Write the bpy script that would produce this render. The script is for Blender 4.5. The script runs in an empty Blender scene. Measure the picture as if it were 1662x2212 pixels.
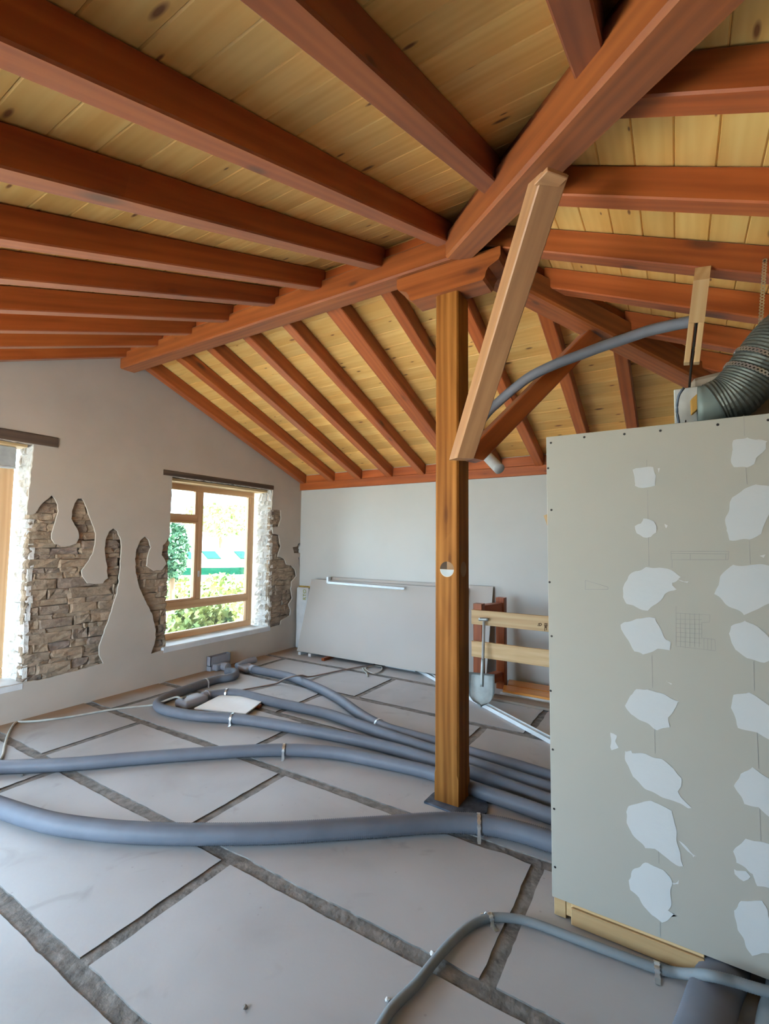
import bpy, bmesh, math, random
from mathutils import Vector, Matrix, noise
S = bpy.context.scene
COL = S.collection
random.seed(7)
R = random.uniform

# ------------------------------------------------------------------ camera, world, light, exposure
CAM_Z = 1.65
FPX = 1020.37
YAW, PITCH, ROLL = .553972, .0645335, .00902327
_f = Vector((-math.sin(YAW)*math.cos(PITCH), math.cos(YAW)*math.cos(PITCH), math.sin(PITCH)))
_r0 = Vector((math.cos(YAW), math.sin(YAW), 0)); _u0 = _r0.cross(_f)
_r = math.cos(ROLL)*_r0 + math.sin(ROLL)*_u0
_u = -math.sin(ROLL)*_r0 + math.cos(ROLL)*_u0
cam_d = bpy.data.cameras.new('camera'); cam = bpy.data.objects.new('camera', cam_d); COL.objects.link(cam)
cam_d.sensor_fit = 'VERTICAL'; cam_d.sensor_height = 36; cam_d.lens = FPX/2212*36; cam_d.clip_start = .02; cam_d.clip_end = 400
m = Matrix.Identity(4)
for i in range(3):
    m[i][0], m[i][1], m[i][2] = _r[i], _u[i], -_f[i]
m[2][3] = CAM_Z
cam.matrix_world = m
S.camera = cam

W = bpy.data.worlds.new('sky'); S.world = W; W.use_nodes = True
bg = W.node_tree.nodes['Background']; bg.inputs[0].default_value = (.58, .80, 1.0, 1); bg.inputs[1].default_value = 17.0
sun_d = bpy.data.lights.new('sun', 'SUN'); sun = bpy.data.objects.new('sun', sun_d); COL.objects.link(sun)
sun_d.energy = 170; sun_d.angle = .02; sun_d.color = (1, .95, .86)
sun.rotation_euler = (math.radians(-20), math.radians(22), 0)      # high sun from behind the back wall: never enters the windows
sun.location = (0, 12, 14)
S.view_settings.view_transform = 'Standard'; S.view_settings.look = 'None'
S.view_settings.gamma = 1; S.view_settings.use_curve_mapping = False
S.view_settings.exposure = 0.07
S.cycles.max_bounces = 10; S.cycles.diffuse_bounces = 7; S.cycles.transparent_max_bounces = 12
S.cycles.sample_clamp_indirect = 6

# ------------------------------------------------------------------ measuring helpers: sight lines of the survey onto real planes
def ray(px, py):
    return (px-831)/FPX*_r - (py-1106)/FPX*_u + _f
O = Vector((0, 0, CAM_Z))
def PN(px, py, n, c):
    d = ray(px, py); n = Vector(n); return O + d*((c-O.dot(n))/d.dot(n))
def F(px, py, z=0.): return PN(px, py, (0, 0, 1), z)
def PX(px, py, x): return PN(px, py, (1, 0, 0), x)
def PY(px, py, y): return PN(px, py, (0, 1, 0), y)

# ------------------------------------------------------------------ materials
def new_mat(name):
    m = bpy.data.materials.new(name); m.use_nodes = True; nt = m.node_tree
    return m, nt, nt.nodes['Principled BSDF']
def nd(nt, t, ins=None, **kw):
    n = nt.nodes.new(t)
    for k, v in kw.items(): setattr(n, k, v)
    for k, v in (ins or {}).items():
        if hasattr(v, 'is_output'): nt.links.new(v, n.inputs[k])
        else: n.inputs[k].default_value = v
    return n
def ramp(nt, fac, stops):
    n = nt.nodes.new('ShaderNodeValToRGB'); nt.links.new(fac, n.inputs[0]); e = n.color_ramp.elements
    while len(e) < len(stops): e.new(.5)
    for el, (p, c) in zip(e, stops):
        el.position = p; el.color = (*c, 1) if len(c) == 3 else c
    return n.outputs[0]
def mix(nt, fac, a, b, mode='MIX'):
    n = nt.nodes.new('ShaderNodeMix'); n.data_type = 'RGBA'; n.blend_type = mode
    for sock, v in ((n.inputs[0], fac), (n.inputs[6], a), (n.inputs[7], b)):
        if hasattr(v, 'is_output'): nt.links.new(v, sock)
        else: sock.default_value = v if isinstance(v, float) else (*v, 1)
    return n.outputs[2]
def math_(nt, op, a, b=0., c=0.):
    n = nt.nodes.new('ShaderNodeMath'); n.operation = op
    for i, v in enumerate((a, b, c)):
        if hasattr(v, 'is_output'): nt.links.new(v, n.inputs[i])
        else: n.inputs[i].default_value = v
    return n.outputs[0]
def coords(nt, rand=True):
    tc = nt.nodes.new('ShaderNodeTexCoord').outputs['Object']
    if not rand: return tc
    oi = nt.nodes.new('ShaderNodeObjectInfo').outputs['Random']
    off = nd(nt, 'ShaderNodeVectorMath', {0: (31.7, 17.3, 9.1)}, operation='SCALE'); nt.links.new(oi, off.inputs['Scale'])
    return nd(nt, 'ShaderNodeVectorMath', {0: tc, 1: off.outputs[0]}, operation='ADD').outputs[0]
def scaled(nt, vec, s):
    return nd(nt, 'ShaderNodeVectorMath', {0: vec, 1: s}, operation='MULTIPLY').outputs[0]
def bump(nt, b, h, strength, dist=.01):
    n = nd(nt, 'ShaderNodeBump', {'Height': h, 'Strength': strength, 'Distance': dist})
    nt.links.new(n.outputs[0], b.inputs['Normal'])

def wood(name, light, mid, dark, knot, rough=.45, knots=.35, kscale=(2.6, 7, 7), streak=1., coat=0., var=.25, dims='3D', sheen=0., spec=.5):
    m, nt, b = new_mat(name); v = coords(nt)
    n1 = nd(nt, 'ShaderNodeTexNoise', {'Vector': scaled(nt, v, (.9, 9, 9)), 'Scale': 1., 'Detail': 3., 'Distortion': .6}).outputs[0]
    n2 = nd(nt, 'ShaderNodeTexNoise', {'Vector': scaled(nt, v, (2.2, 60, 60)), 'Scale': 1., 'Detail': 3.}).outputs[0]
    vd = scaled(nt, v, kscale)
    vo = nd(nt, 'ShaderNodeTexVoronoi', {'Vector': vd, 'Scale': 1., 'Randomness': .9}, voronoi_dimensions=dims)
    keep = math_(nt, 'LESS_THAN', nd(nt, 'ShaderNodeSeparateColor', {0: vo.outputs['Color']}).outputs[0], knots)
    sep_ = nd(nt, 'ShaderNodeSeparateColor', {0: vo.outputs['Color']}).outputs[1]
    dist_ = math_(nt, 'MULTIPLY', vo.outputs['Distance'], math_(nt, 'ADD', math_(nt, 'MULTIPLY', sep_, 2.2), .95))
    if dims == '3D': dist_ = math_(nt, 'MULTIPLY', dist_, .6)
    near = nd(nt, 'ShaderNodeMapRange', {0: dist_, 1: .07, 2: .17, 3: 1., 4: 0.}).outputs[0]
    halo = nd(nt, 'ShaderNodeMapRange', {0: dist_, 1: .1, 2: .42, 3: 1., 4: 0.}).outputs[0]
    kn = math_(nt, 'MULTIPLY', near, keep); hl = math_(nt, 'MULTIPLY', halo, keep)
    rings = nd(nt, 'ShaderNodeTexWave', {'Vector': scaled(nt, v, (.35, 5, 5)), 'Scale': 1.6, 'Distortion': 7., 'Detail': 2., 'Detail Scale': .8}, wave_type='RINGS', rings_direction='X').outputs['Fac']
    f = math_(nt, 'ADD', math_(nt, 'MULTIPLY', n1, .65), math_(nt, 'MULTIPLY', n2, .25*streak))
    f = math_(nt, 'ADD', f, math_(nt, 'MULTIPLY', rings, .16*streak))
    f = math_(nt, 'ADD', f, math_(nt, 'MULTIPLY', hl, -.10))
    c = ramp(nt, f, [(.30, dark), (.52, mid), (.72, light)])
    rnd = nt.nodes.new('ShaderNodeObjectInfo').outputs['Random']
    tone = nd(nt, 'ShaderNodeMapRange', {0: rnd, 1: 0., 2: 1., 3: 1-var, 4: 1+var*.5}).outputs[0]
    hs = nd(nt, 'ShaderNodeHueSaturation', {'Value': tone, 'Color': c})
    c = mix(nt, math_(nt, 'MULTIPLY', kn, .9), hs.outputs[0], knot)
    nt.links.new(c, b.inputs['Base Color']); b.inputs['Roughness'].default_value = rough
    if coat: b.inputs['Coat Weight'].default_value = coat; b.inputs['Coat Roughness'].default_value = .3
    b.inputs['Specular IOR Level'].default_value = spec
    if sheen: b.inputs['Sheen Weight'].default_value = sheen; b.inputs['Sheen Roughness'].default_value = .45; b.inputs['Sheen Tint'].default_value = (1, .93, .85, 1)
    bump(nt, b, f, .12, .004)
    return m
def plain(name, col, rough=.6, metal=0., nscale=8., amt=.12, bmp=.1, bscale=40., col2=None, detail=4., spec=.22):
    m, nt, b = new_mat(name); v = coords(nt)
    n = nd(nt, 'ShaderNodeTexNoise', {'Vector': v, 'Scale': nscale, 'Detail': detail}).outputs[0]
    d = col2 or tuple(x*(1-2*amt) for x in col)
    nt.links.new(ramp(nt, n, [(.34, d), (.62, col)]), b.inputs['Base Color'])
    b.inputs['Roughness'].default_value = rough; b.inputs['Metallic'].default_value = metal; b.inputs['Specular IOR Level'].default_value = spec
    if bmp:
        n2 = nd(nt, 'ShaderNodeTexNoise', {'Vector': v, 'Scale': bscale, 'Detail': 4.}).outputs[0]
        bump(nt, b, n2, bmp, .01)
    return m

M = {}
M['stain'] = wood('stained_timber', (.34, .098, .021), (.265, .065, .013), (.18, .037, .007), (.06, .016, .006), .5, .45, (2.4, 6.5, 6.5), .7, .08, .2, '3D', .07, .25)
M['stain_light'] = wood('orange_brown_timber', (.25, .078, .017), (.19, .051, .010), (.12, .028, .005), (.05, .014, .005), .5, .4, (2.2, 6, 6), .8, .1, .1, '3D', .06, .25)
M['honey'] = wood('honey_timber', (.27, .122, .028), (.195, .077, .015), (.115, .037, .007), (.06, .020, .006), .65, .5, (2.6, 9, 9), .9, 0., .05, spec=.10)
M['brace_wood'] = wood('pale_brace_timber', (.52, .29, .14), (.43, .22, .10), (.33, .155, .07), (.12, .05, .025), .5, .2, (2.4, 9, 9))
M['orange'] = wood('orange_timber', (.82, .38, .08), (.70, .28, .05), (.52, .17, .028), (.16, .04, .012), .35, .3, (3, 10, 10), 1., .3)
M['pine'] = wood('pine_plank', (.96, .65, .235), (.92, .58, .19), (.80, .44, .12), (.15, .048, .02), .5, .26, (3.2, 9.5, 9.5), .35, .1, .2, '2D', spec=.25)
M['raw'] = wood('raw_pine', (.66, .47, .25), (.58, .38, .18), (.46, .28, .12), (.22, .09, .04), .6, .35, (3, 10, 10))
M['larch'] = wood('window_timber', (.72, .47, .26), (.64, .40, .21), (.54, .31, .15), (.3, .13, .06), .45, .0, var=.05)
M['grey_wood'] = wood('weathered_timber', (.34, .28, .23), (.25, .20, .16), (.16, .125, .10), (.07, .05, .04), .8, .2, (3, 10, 10))
M['lintel'] = wood('old_lintel_timber', (.065, .04, .027), (.038, .023, .016), (.018, .011, .008), (.02, .012, .01), .85, .1, streak=1.6)
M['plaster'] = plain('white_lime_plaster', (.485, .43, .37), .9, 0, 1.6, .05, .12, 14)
M['wall_white'] = plain('white_wall_paint', (.565, .565, .54), .85, 0, 1.2, .03, .05, 20)
M['mortar'] = plain('earth_mortar', (.30, .25, .20), .95, 0, 14, .25, .6, 40)
M['steel'] = plain('galvanised_steel', (.72, .75, .77), .3, .9, 20, .06, .03)
M['steel_white'] = plain('zinc_profile', (.78, .82, .84), .42, .35, 12, .04, .02)
M['hose'] = plain('grey_corrugated_plastic', (.155, .17, .205), .5, 0, 6, .06, .03)
M['hose_light'] = plain('light_grey_conduit', (.20, .225, .24), .6, 0, 6, .05, .03)
M['plenum'] = plain('grey_duct_plastic', (.25, .25, .28), .4, 0, 6, .05, .03)
M['cable_white'] = plain('dusty_white_cable', (.42, .41, .37), .6)
M['cable_brown'] = plain('brown_cable', (.24, .18, .16), .6)
M['black'] = plain('black_plastic', (.012, .012, .012), .6)
M['dark'] = plain('dark_screw', (.02, .018, .018), .5)
M['board'] = plain('plasterboard_paper', (.385, .365, .315), .8, 0, 1.5, .02, .03, 200)
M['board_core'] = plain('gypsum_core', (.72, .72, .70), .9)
M['board_grey'] = plain('grey_plasterboard_paper', (.44, .415, .385), .85, 0, 1.2, .03, .03, 200)
M['filler'] = plain('white_joint_filler', (.56, .56, .545), .75, 0, 5, .015, .15, 30)
M['pencil'] = plain('pencil_mark', (.30, .295, .28), .9, bmp=0)
M['board_white'] = plain('white_sheet', (.88, .90, .92), .6, 0, 5, .03, .04)
M['slab'] = None
M['sill'] = plain('pale_sill_mortar', (.62, .63, .63), .85, 0, 6, .06, .3, 25)
M['blade'] = plain('worn_shovel_steel', (.42, .44, .42), .45, .5, 9, .12, .1)
M['shaft'] = plain('grey_worn_handle', (.36, .34, .31), .6)
M['base_metal'] = plain('bluish_base_steel', (.11, .14, .19), .5, .3, 12, .3, .3)
M['alu'] = plain('aluminium_duct_foil', (.085, .10, .095), .5, .6, 10, .1, .15, 60)
M['alu_collar'] = plain('dark_green_collar', (.13, .17, .17), .5, .2, 10, .1, .05)
M['bag'] = plain('white_paper_sack', (.62, .63, .63), .7, 0, 8, .05, .4, 18)
M['wool'] = plain('yellow_mineral_wool', (.50, .36, .09), .9, 0, 30, .2, .5, 60)
M['handle'] = plain('white_window_handle', (.75, .75, .76), .35)
M['shutter'] = plain('grey_shutter_box', (.42, .44, .45), .4)
M['pvc'] = plain('grey_pvc_pipe', (.40, .42, .43), .35)
M['ink'] = plain('yellow_green_print', (.34, .36, .06), .8, bmp=0)
M['stamp'] = plain('dark_brown_stamp', (.10, .05, .025), .8, bmp=0)
M['inlay_dark'] = plain('inlay_dark', (.05, .033, .022), .8)
M['inlay_mid'] = plain('inlay_mid', (.24, .15, .085), .8)
M['inlay_pale'] = plain('inlay_pale', (.62, .56, .46), .8)
M['inlay_white'] = plain('inlay_white', (.60, .62, .60), .8)
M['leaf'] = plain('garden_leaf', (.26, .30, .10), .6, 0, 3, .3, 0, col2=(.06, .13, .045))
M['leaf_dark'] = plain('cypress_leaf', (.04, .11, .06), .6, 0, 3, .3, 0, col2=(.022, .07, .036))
M['bark'] = plain('bark', (.12, .08, .05), .9)
M['awning'] = plain('green_roofing', (.002, .034, .020), .9, bmp=0, spec=.05)
M['render_white'] = plain('pale_render', (.75, .73, .68), .9)
M['ground'] = plain('garden_ground', (.46, .45, .40), .95, 0, .6, .2, .3, 12, col2=(.36, .38, .28))
M['yellow_foam'] = plain('orange_foam', (.42, .24, .06), .8)
M['box_card'] = plain('brown_grey_membrane', (.22, .19, .155), .75, 0, 3, .1, .3, 8)

def stone_mat():
    m, nt, b = new_mat('rubble_stone'); v = coords(nt)
    n = nd(nt, 'ShaderNodeTexNoise', {'Vector': scaled(nt, v, (1, 1, 2.5)), 'Scale': 9., 'Detail': 6.}).outputs[0]
    c = ramp(nt, n, [(.3, (.18, .142, .108)), (.5, (.27, .217, .166)), (.7, (.35, .29, .225))])
    r = nt.nodes.new('ShaderNodeObjectInfo').outputs['Random']
    tint = ramp(nt, r, [(0., (.62, .60, .66)), (.18, (.86, .83, .82)), (.6, (1., .95, .88)), (1., (1.12, 1.02, .92))])
    c = mix(nt, 1., c, tint, 'MULTIPLY')
    nt.links.new(c, b.inputs['Base Color']); b.inputs['Roughness'].default_value = .95
    n2 = nd(nt, 'ShaderNodeTexNoise', {'Vector': v, 'Scale': 28., 'Detail': 6.}).outputs[0]
    bump(nt, b, n2, .7, .015)
    return m
M['stone'] = stone_mat()
def lime_stone():
    m, nt, b = new_mat('lime_washed_stone'); v = coords(nt)
    n = nd(nt, 'ShaderNodeTexNoise', {'Vector': v, 'Scale': 12., 'Detail': 5.}).outputs[0]
    c = ramp(nt, n, [(.28, (.48, .43, .35)), (.44, (.70, .67, .62)), (.62, (.80, .79, .76))])
    nt.links.new(c, b.inputs['Base Color']); b.inputs['Roughness'].default_value = .95
    bump(nt, b, nd(nt, 'ShaderNodeTexNoise', {'Vector': v, 'Scale': 26., 'Detail': 6.}).outputs[0], .8, .02)
    return m
M['lime_stone'] = lime_stone()
def slab_mat():
    m, nt, b = new_mat('screed_slab')
    v = nt.nodes.new('ShaderNodeNewGeometry').outputs['Position']
    n = nd(nt, 'ShaderNodeTexNoise', {'Vector': v, 'Scale': 1.3, 'Detail': 6., 'Distortion': .4}).outputs[0]
    c = ramp(nt, n, [(.28, (.295, .292, .297)), (.45, (.355, .355, .363)), (.7, (.40, .403, .415))])
    st = nd(nt, 'ShaderNodeTexNoise', {'Vector': v, 'Scale': 3.6, 'Detail': 3., 'Distortion': 1.5}).outputs[0]
    c = mix(nt, nd(nt, 'ShaderNodeMapRange', {0: st, 1: .62, 2: .78, 3: 0., 4: .45}).outputs[0], c, (.22, .21, .205))
    vo = nd(nt, 'ShaderNodeTexVoronoi', {'Vector': v, 'Scale': 9.}).outputs['Distance']
    c = mix(nt, nd(nt, 'ShaderNodeMapRange', {0: vo, 1: .035, 2: .06, 3: .45, 4: 0.}).outputs[0], c, (.22, .21, .205))
    # earth-brown dirt swept along the foot of the left wall
    xs = nd(nt, 'ShaderNodeSeparateXYZ', {0: v}).outputs[0]
    nb = nd(nt, 'ShaderNodeTexNoise', {'Vector': v, 'Scale': 3.2, 'Detail': 4.}).outputs[0]
    d = math_(nt, 'ADD', xs, math_(nt, 'MULTIPLY', nb, -.32))
    c = mix(nt, nd(nt, 'ShaderNodeMapRange', {0: d, 1: -5.22, 2: -4.93, 3: .95, 4: 0.}).outputs[0], c, (.25, .155, .085))
    nt.links.new(c, b.inputs['Base Color']); b.inputs['Roughness'].default_value = .62
    bump(nt, b, nd(nt, 'ShaderNodeTexNoise', {'Vector': v, 'Scale': 30., 'Detail': 5.}).outputs[0], .12, .006)
    return m
M['slab'] = slab_mat()
M['joint'] = plain('joint_mortar', (.215, .205, .195), .9, 0, 16, .22, .8, 30)
def glass_mat():
    m, nt, b = new_mat('window_glass')
    tr = nt.nodes.new('ShaderNodeBsdfTransparent'); gl = nt.nodes.new('ShaderNodeBsdfGlossy'); gl.inputs['Roughness'].default_value = .02
    fr = nd(nt, 'ShaderNodeFresnel', {'IOR': 1.45}); mx = nt.nodes.new('ShaderNodeMixShader')
    nt.links.new(fr.outputs[0], mx.inputs[0]); nt.links.new(tr.outputs[0], mx.inputs[1]); nt.links.new(gl.outputs[0], mx.inputs[2])
    nt.links.new(mx.outputs[0], nt.nodes['Material Output'].inputs[0]); nt.nodes.remove(b)
    return m
M['glass'] = glass_mat()

# ------------------------------------------------------------------ object helpers
def put(name, mesh, mat, parent=None, mw=None):
    o = bpy.data.objects.new(name, mesh); COL.objects.link(o)
    if mat is not None and not mesh.materials: mesh.materials.append(M[mat] if isinstance(mat, str) else mat)
    if parent is not None: o.parent = parent
    if mw is not None: o.matrix_local = mw
    return o
def from_bm(name, bm, mat, parent=None, mw=None, smooth=False):
    me = bpy.data.meshes.new(name); bmesh.ops.recalc_face_normals(bm, faces=bm.faces); bm.to_mesh(me); bm.free()
    if smooth:
        for p in me.polygons: p.use_smooth = True
    return put(name, me, mat, parent, mw)
def tag(o, label=None, cat=None, group=None, kind=None):
    if label: o['label'] = label
    if cat: o['category'] = cat
    if group: o['group'] = group
    if kind: o['kind'] = kind
    return o
def empty(name, loc, label, cat, group=None, kind=None):
    o = bpy.data.objects.new(name, None); o.empty_display_size = .05; COL.objects.link(o); o.location = loc
    return tag(o, label, cat, group, kind)
def rel(parent, mw=None):
    """matrix of a world-placed child below a parent that is only translated"""
    return Matrix.Translation(-parent.location) @ (mw or Matrix.Identity(4))
def box_bm(x0, x1, y0, y1, z0, z1, bev=0., bm=None):
    own = bm is None
    bm = bm or bmesh.new()
    v = [bm.verts.new((x, y, z)) for x in (x0, x1) for y in (y0, y1) for z in (z0, z1)]
    fs = [bm.faces.new([v[i] for i in f]) for f in ((0, 1, 3, 2), (4, 6, 7, 5), (0, 4, 5, 1), (2, 3, 7, 6), (0, 2, 6, 4), (1, 5, 7, 3))]
    if bev: bmesh.ops.bevel(bm, geom=list({e for f in fs for e in f.edges}), offset=bev, segments=1, affect='EDGES')
    return bm
def box(name, a, b, mat, parent=None, bev=0., mw=None):
    return from_bm(name, box_bm(a[0], b[0], a[1], b[1], a[2], b[2], bev), mat, parent, mw)
def frame(p, d, up=(0, 0, 1)):
    d = Vector(d).normalized(); y = Vector(up).cross(d).normalized(); z = d.cross(y)
    m = Matrix.Identity(4)
    for i in range(3): m[i][0], m[i][1], m[i][2], m[i][3] = d[i], y[i], z[i], p[i]
    return m
def beam(name, p0, p1, w, h, mat, parent=None, ch=.008, k0=None, k1=None, ref='b', up=(0, 0, 1), s0=0., s1=0.):
    """squared timber with chamfered arrises; k = shear of the end cuts (plumb cuts by default), s = skew in plan"""
    p0, p1 = Vector(p0), Vector(p1); d = p1-p0; L = d.length
    hz = math.hypot(d.x, d.y); t = d.z/hz if hz > 1e-6 and ref == 'b' else 0.
    k0 = t if k0 is None else k0; k1 = t if k1 is None else k1
    zb = 0 if ref == 'b' else -h/2
    prof = [(-w/2+ch, 0), (w/2-ch, 0), (w/2, ch), (w/2, h-ch), (w/2-ch, h), (-w/2+ch, h), (-w/2, h-ch), (-w/2, ch)]
    bm = bmesh.new(); rows = []
    for x, k, s in ((0, k0, s0), (L, k1, s1)):
        rows.append([bm.verts.new((x+(z+zb)*k+y*s, y, z+zb)) for y, z in prof])
    for i in range(8):
        j = (i+1) % 8; bm.faces.new((rows[0][i], rows[0][j], rows[1][j], rows[1][i]))
    bm.faces.new(rows[0][::-1]); bm.faces.new(rows[1])
    mw = frame(p0, d, up)
    if parent is not None: mw = rel(parent, mw)
    return from_bm(name, bm, mat, parent, mw)
def catmull(pts, step):
    P = [Vector(p) for p in pts]; P = [2*P[0]-P[1]] + P + [2*P[-1]-P[-2]]; out = []
    for i in range(1, len(P)-2):
        a, b, c, d = P[i-1:i+3]; n = max(2, int((c-b).length/step*2))
        for j in range(n):
            t = j/n
            out.append(.5*((2*b)+(c-a)*t+(2*a-5*b+4*c-d)*t*t+(3*b-a-3*c+d)*t**3))
    out.append(P[-2])
    res = [out[0]]; acc = 0
    for a, b in zip(out, out[1:]):
        L = (b-a).length; pos = step-acc
        while pos <= L and L > 0:
            res.append(a.lerp(b, pos/L)); pos += step
        acc = (acc+L) % step
    return res
def tube(name, pts, r, mat, parent=None, step=.006, rib=0., seg=12, flat=(1., 1.), cap=True, smooth=True, org=None):
    P = catmull(pts, step); bm = bmesh.new(); rows = []
    org = Vector(org) if org is not None else Vector((0, 0, 0))
    for i, p in enumerate(P):
        d = (P[min(i+1, len(P)-1)]-P[max(i-1, 0)]).normalized()
        s = Vector((0, 0, 1)).cross(d)
        s = s.normalized() if s.length > .05 else Vector((1, 0, 0)); u = d.cross(s)
        rr = r-(rib if i % 2 else 0.)
        rows.append([bm.verts.new(p-org+s*(math.cos(a)*rr*flat[0])+u*(math.sin(a)*rr*flat[1])) for a in [2*math.pi*(k+.5)/seg for k in range(seg)]])
    for a, b in zip(rows, rows[1:]):
        for k in range(seg):
            bm.faces.new((a[k], a[(k+1) % seg], b[(k+1) % seg], b[k]))
    if cap: bm.faces.new(rows[0][::-1]); bm.faces.new(rows[-1])
    o = from_bm(name, bm, mat, parent, None, smooth)
    if parent is None: o.location = org
    return o
def poly_sheet(name, outer, holes, thick, mat, mw, parent=None):
    """flat sheet with holes: outline in local XY, centred thickness"""
    cu = bpy.data.curves.new(name, 'CURVE'); cu.dimensions = '2D'; cu.fill_mode = 'BOTH'; cu.extrude = thick/2
    for ring in [outer]+holes:
        sp = cu.splines.new('POLY'); sp.points.add(len(ring)-1); sp.use_cyclic_u = True
        for q, c in zip(sp.points, ring): q.co = (c[0], c[1], 0, 1)
    t = bpy.data.objects.new('t', cu); COL.objects.link(t)
    bpy.context.view_layer.update()
    me = bpy.data.meshes.new_from_object(t.evaluated_get(bpy.context.evaluated_depsgraph_get()))
    bpy.data.objects.remove(t); bpy.data.curves.remove(cu); me.name = name; me.materials.clear()
    return put(name, me, mat, parent, mw)
def prism(name, ring, thick, mat, mw, parent=None):
    bm = bmesh.new(); a = [bm.verts.new((x, y, 0)) for x, y in ring]; b = [bm.verts.new((x, y, thick)) for x, y in ring]; n = len(ring)
    bm.faces.new(a[::-1]); bm.faces.new(b)
    for i in range(n): bm.faces.new((a[i], a[(i+1) % n], b[(i+1) % n], b[i]))
    return from_bm(name, bm, mat, parent, mw)
def wobble(ring, step, amp, seed=0):
    out = []
    n = len(ring)
    for i in range(n):
        a, b = Vector(ring[i]), Vector(ring[(i+1) % n]); k = max(1, int((b-a).length/step)); nrm = Vector((-(b-a).y, (b-a).x)); nrm = nrm.normalized() if nrm.length else nrm
        for j in range(k):
            p = a.lerp(b, j/k); q = p + nrm*amp*noise.noise(Vector((p.x*23+seed, p.y*23, seed*1.7)))*1.6
            out.append((q.x, q.y))
    return out
def inside(p, ring):
    c = False; j = len(ring)-1
    for i in range(len(ring)):
        a, b = ring[i], ring[j]
        if (a[1] > p[1]) != (b[1] > p[1]) and p[0] < (b[0]-a[0])*(p[1]-a[1])/(b[1]-a[1])+a[0]: c = not c
        j = i
    return c

# ------------------------------------------------------------------ room dimensions
XW = -5.15            # face of the left (gable) wall
YB = 5.76             # face of the back wall
YR, ZR = 2.86, 3.825  # ridge of the plank ceiling
SN, SF, SR = .375, .38, .439   # slopes of the near, far and right roof planes
XP = -1.225           # where the ridge ends and the two hips start
HR = .855             # run of the hips in plan (dx per dy)
YF, XR = -1.3, 1.55   # front wall, right wall
T_R = .155            # rafter height (vertical)
def zn(y): return ZR-SN*(YR-y)
def zf(y): return ZR-SF*(y-YR)
def zr(x): return ZR-SR*(x-XP)
def hip_n(y): return XP+(YR-y)*HR
def hip_f(y): return XP+(y-YR)*HR

# ------------------------------------------------------------------ floor: mortar bed and single screed slabs
flo = box('floor', (XW-.1, YF-.1, -.2), (XR+.1, YB+.1, -.007), 'joint'); tag(flo, 'pale grey screed floor cut by a grid of dark mortar joints', None, None, 'structure')
YJ = [-1.38, -.6, .22, 1.02, 1.78, 2.61, 3.42, 4.22, 5.07, YB+.05]
XJ = {0: [-4.6, -2.8, -1.0, .8], 1: [-3.6, -1.8, 0, 1.6], 2: [-4.6, -2.9, .55], 3: [-3.83, -2.02, .9], 4: [-4.19, -2.43, -.65, 1.2], 5: [-4.75, -2.93, -.2, 1.4], 6: [-3.33, -1.52, .3, 1.9], 7: [-4.76, -2.96, -1.15, .7], 8: [-.6, 1.3]}
def slab(x0, x1, y0, y1, seed):
    ring = []
    pts = [(x0, y0), (x1, y0), (x1, y1), (x0, y1)]
    for i in range(4):
        a, b = Vector(pts[i]), Vector(pts[(i+1) % 4]); n = max(2, int((b-a).length/.035)); nr = Vector((-(b-a).y, (b-a).x)).normalized()
        for j in range(n):
            p = a.lerp(b, j/n); e = min(1, j/3, (n-j)/3)
            w = noise.noise(Vector((p.x*7+seed, p.y*7, seed)))*.006+noise.noise(Vector((p.x*26, p.y*26+seed, 3)))*.004
            c = noise.noise(Vector((p.x*3.1, p.y*3.1, seed*.7)))
            if c > .36: w -= (c-.36)*.05*(1+noise.noise(Vector((p.x*40, p.y*40, 1))))
            ring.append(p+nr*(abs(w)*.2+w)*e)
    bm = bmesh.new(); n = len(ring)
    cx, cy = (x0+x1)/2, (y0+y1)/2
    top = [bm.verts.new((p.x-cx, p.y-cy, 0)) for p in ring]; bot = [bm.verts.new((p.x-cx, p.y-cy, -.03)) for p in ring]
    bm.faces.new(top)
    for i in range(n): bm.faces.new((top[i], bot[i], bot[(i+1) % n], top[(i+1) % n])).material_index = 1
    o = from_bm('slab', bm, 'slab', flo, Matrix.Translation((cx, cy, 0))); o.data.materials.append(M['joint']); return o
k = 0
for r in range(9):
    xs = [XW-.05]+XJ[r]+[XR+.05]
    for a, b in zip(xs, xs[1:]):
        k += 1
        slab(a+(.034 if a > XW else 0), b-(.034 if b < XR else 0), YJ[r]+.038, YJ[r+1]-(.038 if r < 8 else 0), k*3.3)

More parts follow.
